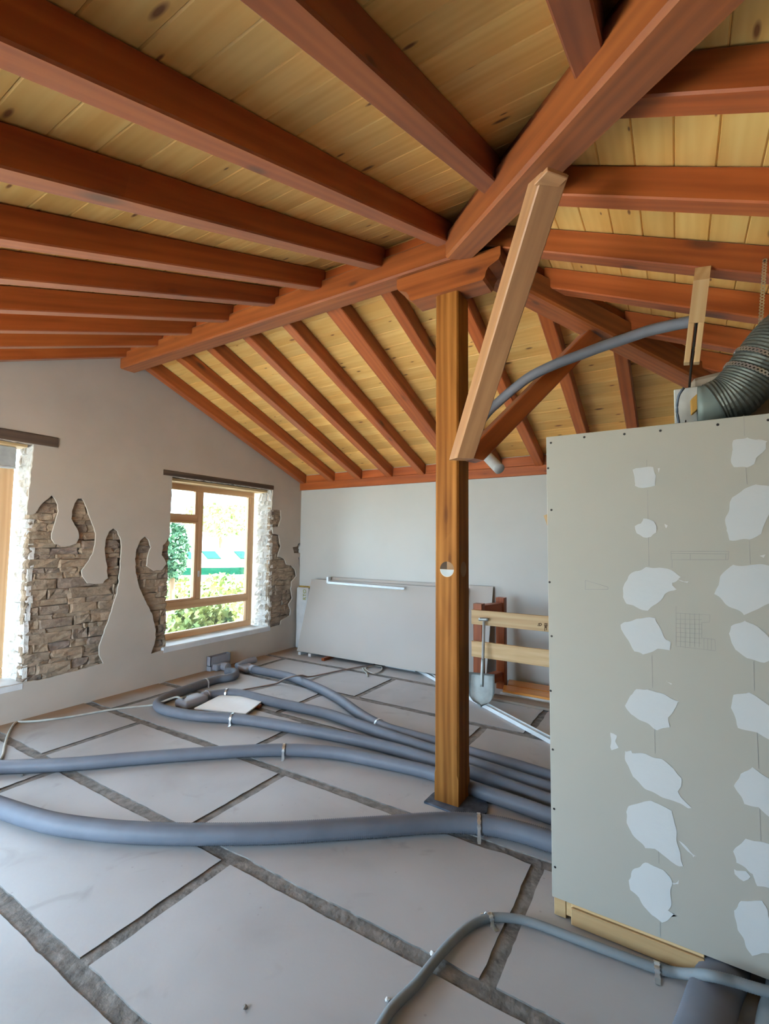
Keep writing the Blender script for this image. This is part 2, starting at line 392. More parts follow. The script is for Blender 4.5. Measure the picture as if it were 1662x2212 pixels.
# ------------------------------------------------------------------ left gable wall: core, plaster skin with broken-out holes, single stones
def wl(px, py):
    p = PX(px, py, XW); return (p.y, p.z)
W1Y0, W1Y1, W1Z0, W1Z1 = .35, 2.02, .335, 2.545
W2Y0, W2Y1, W2Z0, W2Z1 = 3.48, 5.13, .40, 2.42
pA = [(57.9, 1111.6), (74, 1110.7), (85, 1095), (97.6, 1080.8), (112, 1070), (119.4, 1075.4), (124.8, 1090), (126.6, 1104.3), (123, 1120.6), (116.6, 1138.7), (111.2, 1153), (112, 1164), (119.4, 1175), (133.8, 1180.3), (150, 1179.4), (164.6, 1174), (170.9, 1162.2), (169, 1147.7), (161, 1133.3), (154.6, 1120.6), (155.5, 1104.3), (161, 1086.3), (168.2, 1078), (179, 1076.9), (186.3, 1095.3), (193.5, 1113.4), (202.5, 1133.3), (207, 1153.2), (206, 1176.7), (200.7, 1196.6), (189.9, 1214.6), (178, 1231.8), (179, 1245.4), (189.9, 1260), (204.3, 1262.6), (222.4, 1260), (232.4, 1249), (231.5, 1225.5), (227, 1203.8), (227, 1184), (229.7, 1162.2), (236, 1147.7), (246, 1140.5), (255, 1147.7), (262, 1165.8), (263, 1189.3), (260.4, 1225.5), (256.8, 1261.7), (251.4, 1288.8), (247, 1300), (236.5, 1336), (225.6, 1368.6), (214.8, 1397.5), (214.8, 1415.5), (223.8, 1433.6), (216, 1434.5), (149.8, 1453.4), (90.3, 1467.9), (48.7, 1475)]
pB = [(366.5, 1401), (326.5, 1411.8), (335, 1388.6), (337, 1359), (328.6, 1325.4), (313.8, 1296), (301.2, 1270.7), (293.6, 1237), (292, 1207.5), (294.9, 1186.4), (303.3, 1167.5), (313.8, 1159), (322, 1165.4), (326.5, 1182), (320, 1203), (318, 1222), (332.8, 1232.8), (349.6, 1230.7), (360, 1218), (349.6, 1199), (351.7, 1178), (366.5, 1161)]
pC = [(584.7, 1101), (606.9, 1102), (607.8, 1123.3), (602, 1137.8), (588.6, 1138.7), (590.5, 1152), (603, 1156), (606.9, 1179.2), (603, 1194.6), (601, 1202), (615.5, 1208), (619.4, 1219.7), (629, 1221.6), (638.7, 1230.3), (640.6, 1244.7), (631, 1256.3), (629, 1271.7), (632, 1292.9), (624.2, 1306.4), (629, 1319.8), (627, 1329.5), (607.8, 1341), (606.9, 1348.7), (585.7, 1354.5)]
pD = [(632.5, 1182), (641.7, 1180.4), (645.5, 1173.9), (651, 1173.3), (651, 1195), (635.7, 1194.5)]
pE = [(645, 1204), (650, 1203), (650, 1220), (647.5, 1222)]
LA, LB, LC, LD, LE = [[wl(*q) for q in P] for P in (pA, pB, pC, pD, pE)]
hole1 = [(W1Y0, W1Z0), (W1Y0, W1Z1), (W1Y1-.01, W1Z1)]+LA[:-1]+[(W1Y1, W1Z0)]
hole2 = [(W2Y0-.02, W2Z1), (W2Y1, W2Z1)]+[(max(p[0], W2Y1-.02), p[1]) for p in LC]+[(W2Y1, W2Z0-.03), (4.4, W2Z0-.055), (W2Y0+.02, W2Z0-.035)]+LB
def clean(h, amp=.006, s=1): return wobble(h, .03, amp, s)
EY = Matrix(((0, 0, 1, XW-.01), (1, 0, 0, 0), (0, 1, 0, 0), (0, 0, 0, 1)))
def gable_z(y): return min(zn(y), zf(y))+.10
gab = [(YF-.4, -.15), (YB+.4, -.15), (YB+.4, gable_z(YB+.4)), (YR, ZR+.10), (YF-.4, gable_z(YF-.4))]
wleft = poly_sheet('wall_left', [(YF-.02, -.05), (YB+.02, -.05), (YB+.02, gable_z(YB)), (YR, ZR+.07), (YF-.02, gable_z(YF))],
                   [[(-1.05, .35), (-1.05, 2.0), (-.05, 2.0), (-.05, .35)], clean(hole1, .006, 1), clean(hole2, .006, 2), clean(LD, .004, 3), clean(LE, .003, 4)], .02, 'plaster', EY)  # first hole: out-of-view opening added to light the near ceiling
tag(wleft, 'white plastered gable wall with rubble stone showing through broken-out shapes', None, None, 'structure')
def below_left(mw): return EY.inverted() @ mw
CORE = Matrix(((0, 0, 1, (-5.235-5.70)/2), (1, 0, 0, 0), (0, 1, 0, 0), (0, 0, 0, 1)))
poly_sheet('masonry_core', gab, [[(-1.05, .35), (-1.05, 2.0), (-.05, 2.0), (-.05, .35)], [(W1Y0, W1Z0-.02), (W1Y0, W1Z1+.09), (W1Y1+.07, W1Z1+.09), (W1Y1+.07, W1Z0-.02)], [(3.22, W2Z0-.04), (3.22, W2Z1+.06), (W2Y1+.07, W2Z1+.06), (W2Y1+.07, W2Z0-.04)]],  # first hole matches the added light opening near the camera
           .465, 'mortar', below_left(CORE), wleft)
def rock(sx, sy, sz, front, mat, mw, seed):
    """roughly squared block; local +X is the face; 'front' is how uneven it is"""
    rn = random.Random(seed); j = lambda a: rn.uniform(-a, a); bm = bmesh.new(); g = []
    ny, nz = (3, 2)
    jit = {}
    for lay, x in enumerate((-sx, -.012, 0)):
        s = 1. if lay < 2 else .86
        row = []
        for iz in range(nz+1):
            for iy in range(ny+1):
                if (iy, iz) not in jit: jit[(iy, iz)] = (j(.10)*sy/ny*1.6, j(.12)*sz*.55)
                a, b = jit[(iy, iz)]
                y = (iy/ny-.5)*sy*s+a; z = (iz/nz-.5)*sz*s+b
                xx = x+(j(front) if lay == 2 else 0)
                row.append(bm.verts.new((xx, y, z)))
        g.append(row)
    q = lambda iy, iz: iz*(ny+1)+iy
    for iz in range(nz):
        for iy in range(ny): bm.faces.new([g[2][q(*c)] for c in ((iy, iz), (iy+1, iz), (iy+1, iz+1), (iy, iz+1))])
    border = [q(i, 0) for i in range(ny)]+[q(ny, i) for i in range(nz)]+[q(ny-i, nz) for i in range(ny)]+[q(0, nz-i) for i in range(nz)]
    for a, b in ((0, 1), (1, 2)):
        for i in range(len(border)):
            k, l = border[i], border[(i+1) % len(border)]; bm.faces.new((g[a][k], g[a][l], g[b][l], g[b][k]))
    return from_bm('stone', bm, mat, wleft, below_left(mw))
def stones_front(ring, lo, hi, seed):
    rn = random.Random(seed); z = lo[1]-.03
    while z < hi[1]+.02:
        h = rn.choice((.045, .06, .065, .075, .085, .10)); y = lo[0]-rn.uniform(0, .2)
        while y < hi[0]+.02:
            L = rn.uniform(.12, .36)*(.8+h*4); a, b = max(y, lo[0]), min(y+L, hi[0])
            if b-a > .03:
                t = [(a+(b-a)*i/6, z+h*k/2) for i in range(7) for k in range(3)]
                if any(inside(p, ring) for p in t):
                    rock(.06, (b-a)+.004, h+.006, .010, 'stone', Matrix.Translation((-5.172-rn.uniform(.004, .018), (a+b)/2, z+h/2+rn.uniform(-.006, .006))) @ Matrix.Rotation(rn.uniform(-.03, .03), 4, 'X'), rn.random())
            y += L
        z += h
bb = lambda r: ((min(p[0] for p in r), min(p[1] for p in r)), (max(p[0] for p in r), max(p[1] for p in r)))
def stone_patch(ring, seed, y0=None, y1=None):
    lo, hi = bb(ring); lo = (max(lo[0], y0) if y0 is not None else lo[0], lo[1]); hi = (min(hi[0], y1) if y1 is not None else hi[0], hi[1])
    stones_front(ring, lo, hi, seed)
stone_patch(LA, 11, y0=W1Y1-.004)
stone_patch(LB+[(W2Y0, 1.9), (W2Y0, .4)], 12, y1=W2Y0-.005)
stone_patch(LC, 13, y0=W2Y1-.004)
stone_patch(LD, 14); stone_patch(LE, 15)
# lime-washed stones of the two reveals that face the camera
FACE_Y = Matrix(((0, 1, 0, 0), (-1, 0, 0, 0), (0, 0, 1, 0), (0, 0, 0, 1)))   # local +X -> world -Y
def reveal(yf, z0, z1, seed):
    rn = random.Random(seed); z = z0
    while z < z1-.02:
        h = min(rn.choice((.065, .08, .095, .12)), z1-z); x = -5.185
        cut = rn.choice(([.29], [.12, .17], [.17, .12], [.09, .10, .10], [.14, .15]))
        for L in cut:
            rock(.05, L+.004, h+.006, .014, 'lime_stone', Matrix.Translation((x-L/2, yf+rn.uniform(-.012, .014), z+h/2)) @ FACE_Y, rn.random()); x -= L
        z += h
reveal(W1Y1, W1Z0-.02, W1Z1+.02, 21)
reveal(W2Y1, W2Z0-.03, W2Z1+.02, 22)
prism('splayed_reveal', [(-5.235, 3.475), (-5.69, 3.255), (-5.69, 3.215), (-5.235, 3.215)][::-1], 2.13, 'mortar', below_left(Matrix.Translation((0, 0, .36))), wleft)
# lintels
lp = lambda a: wl(*a)
o = beam('timber_lintel', (-5.235, 3.34, 2.425), (-5.235, 5.135, 2.425), .19, .064, 'lintel', None, .006); o.parent = wleft; o.matrix_local = below_left(frame((-5.235, 3.34, 2.425), (0, 1, 0))); o['label'] = 'nearly black old timber lintel'
o = beam('timber_lintel', (-5.235, .1, 2.55), (-5.235, 2.21, 2.55), .19, .098, 'lintel', None, .006); o.parent = wleft; o.matrix_local = below_left(frame((-5.235, .1, 2.55), (0, 1, 0))); o['label'] = 'dark brown old timber lintel'

# ------------------------------------------------------------------ windows
FX0, FX1 = -5.54, -5.47
def rail(parent, y0, y1, z0, z1, name, mat='larch', x0=FX0, x1=FX1, bev=.006):
    L = max(y1-y0, z1-z0)
    if y1-y0 >= z1-z0:
        b = box_bm(-L/2, L/2, -(x1-x0)/2, (x1-x0)/2, -(z1-z0)/2, (z1-z0)/2, bev); mw = frame(((x0+x1)/2, (y0+y1)/2, (z0+z1)/2), (0, 1, 0))
    else:
        b = box_bm(-L/2, L/2, -(y1-y0)/2, (y1-y0)/2, -(x1-x0)/2, (x1-x0)/2, bev); mw = frame(((x0+x1)/2, (y0+y1)/2, (z0+z1)/2), (0, 0, 1), (1, 0, 0))
    return from_bm(name, b, mat, parent, rel(parent, mw))
def pane(parent, y0, y1, z0, z1):
    return from_bm('pane', box_bm(-.006, .006, y0, y1, z0, z1), 'glass', parent, rel(parent, Matrix.Translation((-5.512, 0, 0))))
w2 = bpy.data.objects.new('window_2', None); COL.objects.link(w2); w2.location = (-5.505, 4.27, .4); w2.empty_display_size = .1
tag(w2, 'larch-framed window with open view to the garden beside the back corner', None, None, 'structure')
y0, y1, z0, z1 = 3.25, 5.065, .385, 2.395
rail(w2, y0, y1, z1-.085, z1, 'frame'); rail(w2, y0, y1, z0, z0+.095, 'frame'); rail(w2, y1-.075, y1, z0+.095, z1-.085, 'frame'); rail(w2, y0, y0+.08, z0+.095, z1-.085, 'frame')
rail(w2, 4.07, 4.16, .875, z1-.085, 'mullion'); rail(w2, y0+.08, y1-.075, .765, .875, 'transom'); rail(w2, y0+.08, 4.07, 1.905, 2.0, 'transom')
# opening sash of the left column and glazing beads
sash = rail(w2, y0+.08, 4.07, .875, .90, 'sash', 'larch', -5.53, -5.455)
for a in ((4.035, 4.07, .9, 1.905), (y0+.08, 4.07, 1.88, 1.905)): rail(w2, *a, 'sash', 'larch', -5.53, -5.458)
for a in ((4.955, 4.99, .875, 2.31), (4.955, 4.99, .48, .765), (4.035, 4.07, 2.0, 2.31)): rail(w2, *a, 'glazing_bead', 'larch', -5.53, -5.475, .003)
for a in ((3.32, 4.05, .89, 1.9), (3.32, 4.05, 1.99, 2.32), (4.15, 4.98, .87, 2.32), (3.32, 4.98, .47, .77)): pane(w2, *a)
bm = box_bm(-5.47, -5.458, 4.095, 4.125, 1.17, 1.25, .004)
hd = from_bm('window_handle', bm, 'handle', w2, rel(w2))
tube('lever', [(-5.46, 4.11, 1.225), (-5.425, 4.11, 1.23), (-5.415, 4.115, 1.20), (-5.42, 4.125, 1.09)], .0095, 'handle', hd, .012, 0, 8).matrix_local = rel(w2)
rail(w2, 3.42, 5.12, 2.385, 2.42, 'soffit_board', 'raw', -5.47, -5.25, .003)
bm = box_bm(-5.56, -5.148, 3.42, 5.155, .325, .40, .012); sl = from_bm('window_sill', bm, 'sill', w2, rel(w2))
w1 = bpy.data.objects.new('window_1', None); COL.objects.link(w1); w1.location = (-5.505, 1.2, .34); w1.empty_display_size = .1
tag(w1, 'tall timber window with a grey shutter box at the left edge of the picture', None, None, 'structure')
y0, y1, z0, z1 = .33, 1.985, .33, 2.50
rail(w1, y0, y1, z1-.1, z1, 'frame'); rail(w1, y0, y1, z0, z0+.1, 'frame'); rail(w1, y1-.12, y1, z0+.1, z1-.1, 'frame'); rail(w1, y0, y0+.1, z0+.1, z1-.1, 'frame'); rail(w1, 1.05, 1.14, z0+.1, z1-.1, 'mullion')
for a in ((y0+.08, 1.07, z0+.08, z1-.08), (1.13, y1-.10, z0+.08, z1-.08)): pane(w1, *a)
bm = box_bm(-5.47, -5.33, .40, 1.945, 2.325, 2.53, .012); from_bm('shutter_box', bm, 'shutter', w1, rel(w1))
bm = box_bm(-5.34, -5.325, .40, 1.945, 2.315, 2.335, .003); from_bm('shutter_rail', bm, 'steel_white', w1, rel(w1))
rail(w1, .36, 2.0, 2.525, 2.56, 'soffit_board', 'raw', -5.47, -5.25, .003)
bm = box_bm(-5.56, -5.148, .36, 2.04, .265, .338, .012); from_bm('window_sill', bm, 'sill', w1, rel(w1))

# ------------------------------------------------------------------ back wall and the unseen walls behind and beside the camera
tag(box('wall_back', (XW-.4, YB, -.05), (XR+.4, YB+.35, 2.74), 'wall_white'), 'smooth white back wall under the timber wall plate', None, None, 'structure')
FRONT = Matrix(((1, 0, 0, 0), (0, 0, -1, YF-.15), (0, 1, 0, 0), (0, 0, 0, 1)))
tag(poly_sheet('wall_front', [(XW-.4, -.05), (XR+.4, -.05), (XR+.4, 2.4), (XW-.4, 2.4)], [[(-4.9, .02), (-4.9, 1.98), (-1.8, 1.98), (-1.8, .02)]], .3, 'mortar', FRONT), 'bare wall behind the camera with a wide window opening', None, None, 'structure')
RIGHT = Matrix(((0, 0, 1, XR+.15), (1, 0, 0, 0), (0, 1, 0, 0), (0, 0, 0, 1)))
tag(poly_sheet('wall_right', [(YF-.3, -.05), (YB+.3, -.05), (YB+.3, 2.45), (YF-.3, 2.45)], [], .3, 'mortar', RIGHT), 'bare wall on the right, out of the picture', None, None, 'structure')

# ------------------------------------------------------------------ ceiling: roof deck above, single pine planks below
def deck(pts, up, bm):
    a = [bm.verts.new(p) for p in pts]; b = [bm.verts.new(Vector(p)+Vector((0, 0, up))) for p in pts]; n = len(a)
    bm.faces.new(a[::-1]); bm.faces.new(b)
    for i in range(n): bm.faces.new((a[i], a[(i+1) % n], b[(i+1) % n], b[i]))
bm = bmesh.new(); e = .021
XL = XW-.55
yn, yf_, xr = YF-.5, YB+.5, XR+.5
deck([(XL, yn, zn(yn)+e), (hip_n(yn), yn, zn(yn)+e), (XP, YR, ZR+e), (XL, YR, ZR+e)], .05, bm)
deck([(XL, YR, ZR+e), (XP, YR, ZR+e), (hip_f(yf_), yf_, zf(yf_)+e), (XL, yf_, zf(yf_)+e)], .05, bm)
ya, yb = YR-(xr-XP)/HR, YR+(xr-XP)/HR
deck([(xr, ya, zr(xr)+e), (xr, yb, zr(xr)+e), (XP, YR, ZR+e)], .05, bm)
ceil = from_bm('ceiling', bm, 'raw'); tag(ceil, 'sloping ceiling of pale knotty pine planks on three roof planes', None, None, 'structure')
def plank(p00, p10, p11, p01, nrm):
    """four corners of the underside; thin board with eased lower edges"""
    P = [Vector(p) for p in (p00, p10, p11, p01)]; d = (P[1]-P[0]).normalized(); n = Vector(nrm).normalized(); y = n.cross(d)
    mw = Matrix.Identity(4)
    for i in range(3): mw[i][0], mw[i][1], mw[i][2], mw[i][3] = d[i], y[i], n[i], P[0][i]
    inv = mw.inverted(); q = [inv @ p for p in P]
    w = q[3].y; c, g = .0045, .0008
    prof = [(g+c, 0), (w-g-c, 0), (w-g, c), (w-g, .018), (g, .018), (g, c)]
    xa = lambda yy: q[0].x+(q[3].x-q[0].x)*yy/w
    xb = lambda yy: q[1].x+(q[2].x-q[1].x)*yy/w
    bm = bmesh.new(); a = [bm.verts.new((xa(y_), y_, z_)) for y_, z_ in prof]; b = [bm.verts.new((xb(y_), y_, z_)) for y_, z_ in prof]
    for i in range(6): bm.faces.new((a[i], a[(i+1) % 6], b[(i+1) % 6], b[i]))
    bm.faces.new(a[::-1]); bm.faces.new(b)
    return from_bm('plank', bm, 'pine', ceil, mw)
PW = .158
for i in range(-14, 13):
    a, b = .835+PW*i, min(.835+PW*(i+1), YR-.002)
    if b-a > .03: plank((XW, a, zn(a)), (hip_n(a)-.004, a, zn(a)), (hip_n(b)-.004, b, zn(b)), (XW, b, zn(b)), (0, -SN, 1))
for i in range(-5, 15):
    a, b = max(3.56+PW*i, YR+.002), min(3.56+PW*(i+1), YB+.1)
    if b-a > .03: plank((XW, a, zf(a)), (hip_f(a)-.004, a, zf(a)), (hip_f(b)-.004, b, zf(b)), (XW, b, zf(b)), (0, SF, 1))
for i in range(-9, 17):
    a, b = max(.033+.146*i, XP+.01), .033+.146*(i+1)
    if b-a > .03:
        f = lambda x: YR-(x-XP)/HR+.004
        g = lambda x: min(YR+(x-XP)/HR-.004, YB+.1)
        plank((b, f(b), zr(b)), (b, g(b), zr(b)), (a, g(a), zr(a)), (a, f(a), zr(a)), (SR, 0, 1))

# ------------------------------------------------------------------ roof timbers
rd = beam('ridge_beam', (XW-.05, 2.865, 3.53), (-1.15, 2.865, 3.53), .17, .175, 'stain_light', None, .012)
tag(rd, 'long reddish-brown ridge beam running from the gable wall to the post', 'beam')
o = beam('ridge_board', (XW, 2.862, 3.706), (XP, 2.862, 3.706), .07, .09, 'stain', None, .004); o.parent = rd; o.matrix_parent_inverse = rd.matrix_basis.inverted(); o['label'] = 'darker narrow board on top of the beam'
def hip(far):
    sg = 1 if far else -1
    ye = YB-.02 if far else YF+.1
    yl = ye-YR if far else YR-ye
    d0 = .05
    p = lambda t, dz: (XP+HR*t, YR+sg*t, ZR-SN*t+dz if not far else ZR-SF*t+dz)
    b = beam('hip_beam', p(d0, -.285), p(yl, -.285), .175, .17, 'stain_light', None, .014)
    o = beam('hip_board', p(d0+.02, -.112), p(yl, -.112), .06, .095, 'stain', None, .004)
    o.parent = b; o.matrix_parent_inverse = b.matrix_basis.inverted(); o['label'] = 'darker narrow board on top of the beam'
    return b
tag(hip(False), 'heavy hip beam climbing from the post towards the upper right corner', 'beam')
tag(hip(True), 'shadowed hip beam falling from the post top to the far right corner', 'beam')
pl = beam('wall_plate', (XW-.02, 5.80, 2.475), (XR+.1, 5.80, 2.475), .15, .12, 'stain', None, .006)
tag(pl, 'brown timber wall plate lying along the top of the back wall', 'beam')
ORD = ['first', 'second', 'third', 'fourth', 'fifth', 'sixth', 'seventh', 'eighth', 'ninth', 'tenth', 'eleventh', 'twelfth', 'thirteenth', 'fourteenth']
RW = .10
near_x = [-5.085, -4.51, -3.97, -3.44, -2.87, -2.37, -1.81, -1.275, -.745, -.20]
def rlabel(i, side, n): return '%s rafter counted from the gable wall on the %s roof slope' % (ORD[i], side)
for i, x in enumerate(near_x):
    ye = YR+.0 if x < XP else YR-(x-XP)/HR-.07
    if x < XP: ye = 2.82
    zz = lambda y: zn(y)-T_R
    o = beam('rafter', (x, YF-.1, zz(YF-.1)), (x, ye, zz(ye)), RW, T_R/math.sqrt(1+SN*SN)-.003, 'stain', None, .007, s1=0 if x < XP else .8)
    tag(o, rlabel(i, 'near', 0), 'rafter', 'rafters of the near roof slope')
far_x = [(-5.085, RW), (-4.51, RW), (-4.0, RW), (-3.466, RW), (-2.95, RW), (-2.41, .16), (-1.89, RW), (-1.375, RW), (-.81, RW), (-.345, RW)]
for i, (x, w) in enumerate(far_x):
    ya = YR+.06 if x < XP else YR+(x-XP)/HR+.07
    zz = lambda y: zf(y)-T_R
    o = beam('rafter', (x, ya, zz(ya)), (x, 5.74, zz(5.74)), w, T_R/math.sqrt(1+SF*SF)-.003, 'stain', None, .007, s0=0 if x < XP else .8)
    tag(o, rlabel(i, 'far', 0) if i != 5 else 'extra wide rafter, sixth from the gable wall on the far roof slope', 'rafter', 'rafters of the far roof slope')
for a, b in zip(far_x, far_x[1:]):     # blocking boards between the rafter feet
    x0, x1 = a[0]+a[1]/2+.002, b[0]-b[1]/2-.002
    o = beam('blocking_board', (x0, 5.755, 2.597), (x1, 5.755, 2.597), .03, .115, 'stain', None, .003); o.parent = pl; o.matrix_parent_inverse = pl.matrix_basis.inverted()
right_y = [1.775, 2.325, 2.885, 3.38, 3.92, 4.45]
rl = ['highest of all, ending at the upper right edge of the picture', 'meeting the hip beam beside the top of the pale brace', 'carrying the slotted batten below the pale brace top', 'lying behind the top of the slotted batten', 'just above the grey hose at the right', 'lowest and dark, behind the aluminium duct']
for i, y in enumerate(right_y):
    xa = XP+abs(YR-y)/HR if False else XP+abs(YR-y)*HR+.07
    zz = lambda x: zr(x)-T_R
    sk = .8 if y > YR else -.8
    o = beam('rafter', (xa, y, zz(xa)), (XR+.1, y, zz(XR+.1)), RW, T_R/math.sqrt(1+SR*SR)-.003, 'stain', None, .007, s0=sk)
    tag(o, 'right slope rafter '+rl[i], 'rafter', 'rafters of the right roof slope')

# ------------------------------------------------------------------ post with corbel and braces
PX0, PX1, PY0, PY1 = -1.362, -1.198, 2.842, 3.03
post = empty('timber_post', (-1.28, 2.94, 0), 'square honey-brown timber post standing in the middle of the floor', 'post')
bm = bmesh.new(); rows = []
for z_, c_ in ((.012, .0015), (.175, .0015), (.20, .011), (3.335, .011)):
    a_, b_ = .0825, .0945
    rows.append([bm.verts.new((z_, x_, -y_)) for x_, y_ in ((-a_+c_, -b_), (a_-c_, -b_), (a_, -b_+c_), (a_, b_-c_), (a_-c_, b_), (-a_+c_, b_), (-a_, b_-c_), (-a_, -b_+c_))])
for r0, r1 in zip(rows, rows[1:]):
    for q_ in range(8): bm.faces.new((r0[q_], r0[(q_+1) % 8], r1[(q_+1) % 8], r1[q_]))
bm.faces.new(rows[0]); bm.faces.new(rows[-1])
from_bm('shaft', bm, 'honey', post, rel(post, Matrix(((0, 1, 0, -1.28), (0, 0, -1, 2.936), (1, 0, 0, 0), (0, 0, 0, 1)))))
bp = prism('base_plate', wobble([(-1.41, 2.79), (-1.20, 2.775), (-1.10, 2.79), (-1.03, 2.88), (-1.05, 2.97), (-1.12, 3.05), (-1.40, 3.05)], .05, .004, 3), .012, 'base_metal', rel(post), post)
def disc(cx, cz, r, a0, a1, y, th, mat, nm='inlay'):
    n = 14; ring = [(cx+r*math.cos(a0+(a1-a0)*i/n), cz+r*math.sin(a0+(a1-a0)*i/n)) for i in range(n+1)]
    if abs(a1-a0) < 3: ring.append((cx, cz))
    return prism(nm, ring, th, mat, rel(post, Matrix(((1, 0, 0, 0), (0, 0, -1, y), (0, 1, 0, 0), (0, 0, 0, 1)))), post)
c = PY(966, 1230, 2.842); pi = math.pi
disc(c.x, c.z, .049, pi, 2*pi, 2.8425, .0015, 'inlay_pale'); disc(c.x, c.z-.001, .043, pi, 2*pi, 2.842, .002, 'inlay_white')
disc(c.x, c.z+.002, .049, pi/2, pi, 2.8425, .0018, 'inlay_dark'); disc(c.x, c.z+.002, .049, 0, pi/2, 2.8425, .0015, 'inlay_mid')
ring = [(2.93+.05*math.cos(i*pi/12), c.z+.05*math.sin(i*pi/12)) for i in range(24)]
prism('inlay', ring, .0015, 'inlay_mid', rel(post, Matrix(((0, 0, 1, PX1-.0005), (1, 0, 0, 0), (0, 1, 0, 0), (0, 0, 0, 1)))), post)
# corbel with scrolled ends
half = [(.0, 3.335), (.26, 3.335), (.275, 3.352), (.282, 3.385), (.30, 3.41), (.335, 3.425), (.365, 3.44), (.378, 3.465), (.378, 3.525)]
ring = [(-1.275+x, z) for x, z in half]+[(-1.275-x, z) for x, z in half[::-1]]
ring = ring[:-1]
cor = prism('corbel', ring, .175, 'stain_light', Matrix(((1, 0, 0, 0), (0, 0, -1, 2.985), (0, 1, 0, 0), (0, 0, 0, 1))))
tag(cor, 'carved corbel block with scrolled ends sitting on top of the post', 'corbel')
nN = (1, HR, 0); cN = XP+HR*YR
a = PN(999, 985, nN, cN); b = PN(1176, 415, nN, cN)
b1 = beam('brace', a-(b-a)*.02, b+(b-a)*.03, .115, .115, 'brace_wood', None, .006, ref='c', k0=-1.0, k1=-.6)
tag(b1, 'pale unstained diagonal brace rising from the post to the near hip beam', 'brace')
q = PN(1190, 388, nN, cN-.02)
cp = box('packing_piece', (-.05, -.04, -.010), (.05, .04, .010), 'brace_wood', b1, .003, b1.matrix_basis.inverted() @ frame(q, (.6, .8, 0)))
nF = (1, -HR, 0); cF = XP-HR*YR
a = PN(1022, 985, nF, cF); b = PN(1262, 742, nF, cF)
b2 = beam('brace', a-(b-a)*.03, b+(b-a)*.06, .12, .12, 'stain', None, .006, ref='c', k0=-.8, k1=-.4)
tag(b2, 'dark stained diagonal brace from the post to the shadowed far hip beam', 'brace')

# ------------------------------------------------------------------ plasterboard partition
YP = 2.279
part = empty('plasterboard_partition', (.45, YP+.05, 0), 'free-standing plasterboard partition with white filler patches at the right', 'partition')
pt = lambda px, py, y=YP: PY(px, py, y)
XB0 = pt(1187, 1450).x
zb, zt = .085, 2.155
box('board', (XB0, YP, zb), (XB0+1.28, YP+.0125, zt), 'board', part, .0015, rel(part))
box('board', (XB0+1.283, YP, zb), (XB0+2.5, YP+.0125, zt), 'board', part, .0015, rel(part))
box('back_board', (XB0, YP+.105, zb), (XB0+2.5, YP+.1175, zt), 'board', part, .0015, rel(part))
for x in (XB0+.005, XB0+.62, XB0+1.24, XB0+1.86, XB0+2.45): box('stud', (x, YP+.013, zb), (x+.045, YP+.1045, zt), 'raw', part, .002, rel(part))
s = pt(1194, 1950).x; s1 = pt(1222, 1975).x; s2 = pt(1235, 1970).x; s3 = pt(1524, 2090).x
box('sole_plate', (s+.005, YP+.012, .004), (s1, YP+.10, zb), 'raw', part, .002, rel(part))
box('sole_plate', (s1+.002, YP+.012, .02), (s2+.03, YP+.10, zb), 'raw', part, .002, rel(part))
box('sole_plate', (s2, YP-.012, .004), (s3, YP+.0, .074), 'raw', part, .003, rel(part))
box('sole_plate', (s2, YP+.004, .004), (s3, YP+.10, zb-.001), 'raw', part, .003, rel(part))
bw = lambda px, py: (lambda p: (p.x, p.z))(pt(px, py))
c1 = lambda q: (1140+q[0]/3.1609, 850+q[1]/3.1609)
c2 = lambda q: (1140+q[0]/2.9023, 1450+q[1]/2.9023)
PANEL = Matrix(((1, 0, 0, 0), (0, 0, -1, YP), (0, 1, 0, 0), (0, 0, 0, 1)))
P1 = [
 [(727, 520), (790, 508), (860, 505), (870, 540), (880, 560), (880, 600), (875, 630), (845, 640), (820, 645), (790, 645), (760, 640), (733, 632), (730, 600)],
 [(745, 905), (775, 890), (788, 870), (795, 855), (865, 870), (885, 900), (885, 950), (850, 985), (820, 990), (790, 985), (745, 955)],
 [(655, 1330), (665, 1290), (690, 1250), (740, 1215), (810, 1185), (900, 1195), (980, 1215), (1050, 1250), (985, 1290), (990, 1310), (1015, 1340), (940, 1370), (880, 1440), (820, 1480), (740, 1460), (680, 1430), (655, 1390)],
 [(640, 1610), (640, 1580), (665, 1560), (740, 1535), (875, 1530), (895, 1580), (905, 1610), (945, 1680), (975, 1700), (975, 1755), (890, 1745), (790, 1785), (730, 1765), (690, 1700)],
 [(1385, 400), (1410, 320), (1500, 295), (1560, 315), (1640, 320), (1630, 380), (1560, 440), (1540, 480), (1500, 505), (1410, 500)],
 [(1345, 940), (1365, 800), (1400, 710), (1470, 650), (1560, 620), (1650, 630), (1700, 640), (1690, 760), (1640, 850), (1600, 960), (1520, 1000), (1380, 1000)],
 [(1275, 1370), (1310, 1310), (1320, 1250), (1360, 1200), (1400, 1165), (1500, 1170), (1600, 1170), (1700, 1180), (1720, 1400), (1600, 1460), (1480, 1515), (1400, 1460)],
 [(1375, 1640), (1390, 1590), (1480, 1545), (1570, 1600), (1650, 1680), (1700, 1720), (1700, 1800), (1615, 1835), (1500, 1810), (1420, 1750)],
 [(935, 890), (955, 905), (945, 920)], [(890, 512), (905, 512), (900, 550), (890, 545)], [(1590, 1105), (1625, 1100), (1610, 1120)], [(940, 1955), (990, 1975), (985, 1990), (950, 1975)], [(1000, 1245), (1060, 1275), (1100, 1285), (1090, 1293), (1000, 1280)]]
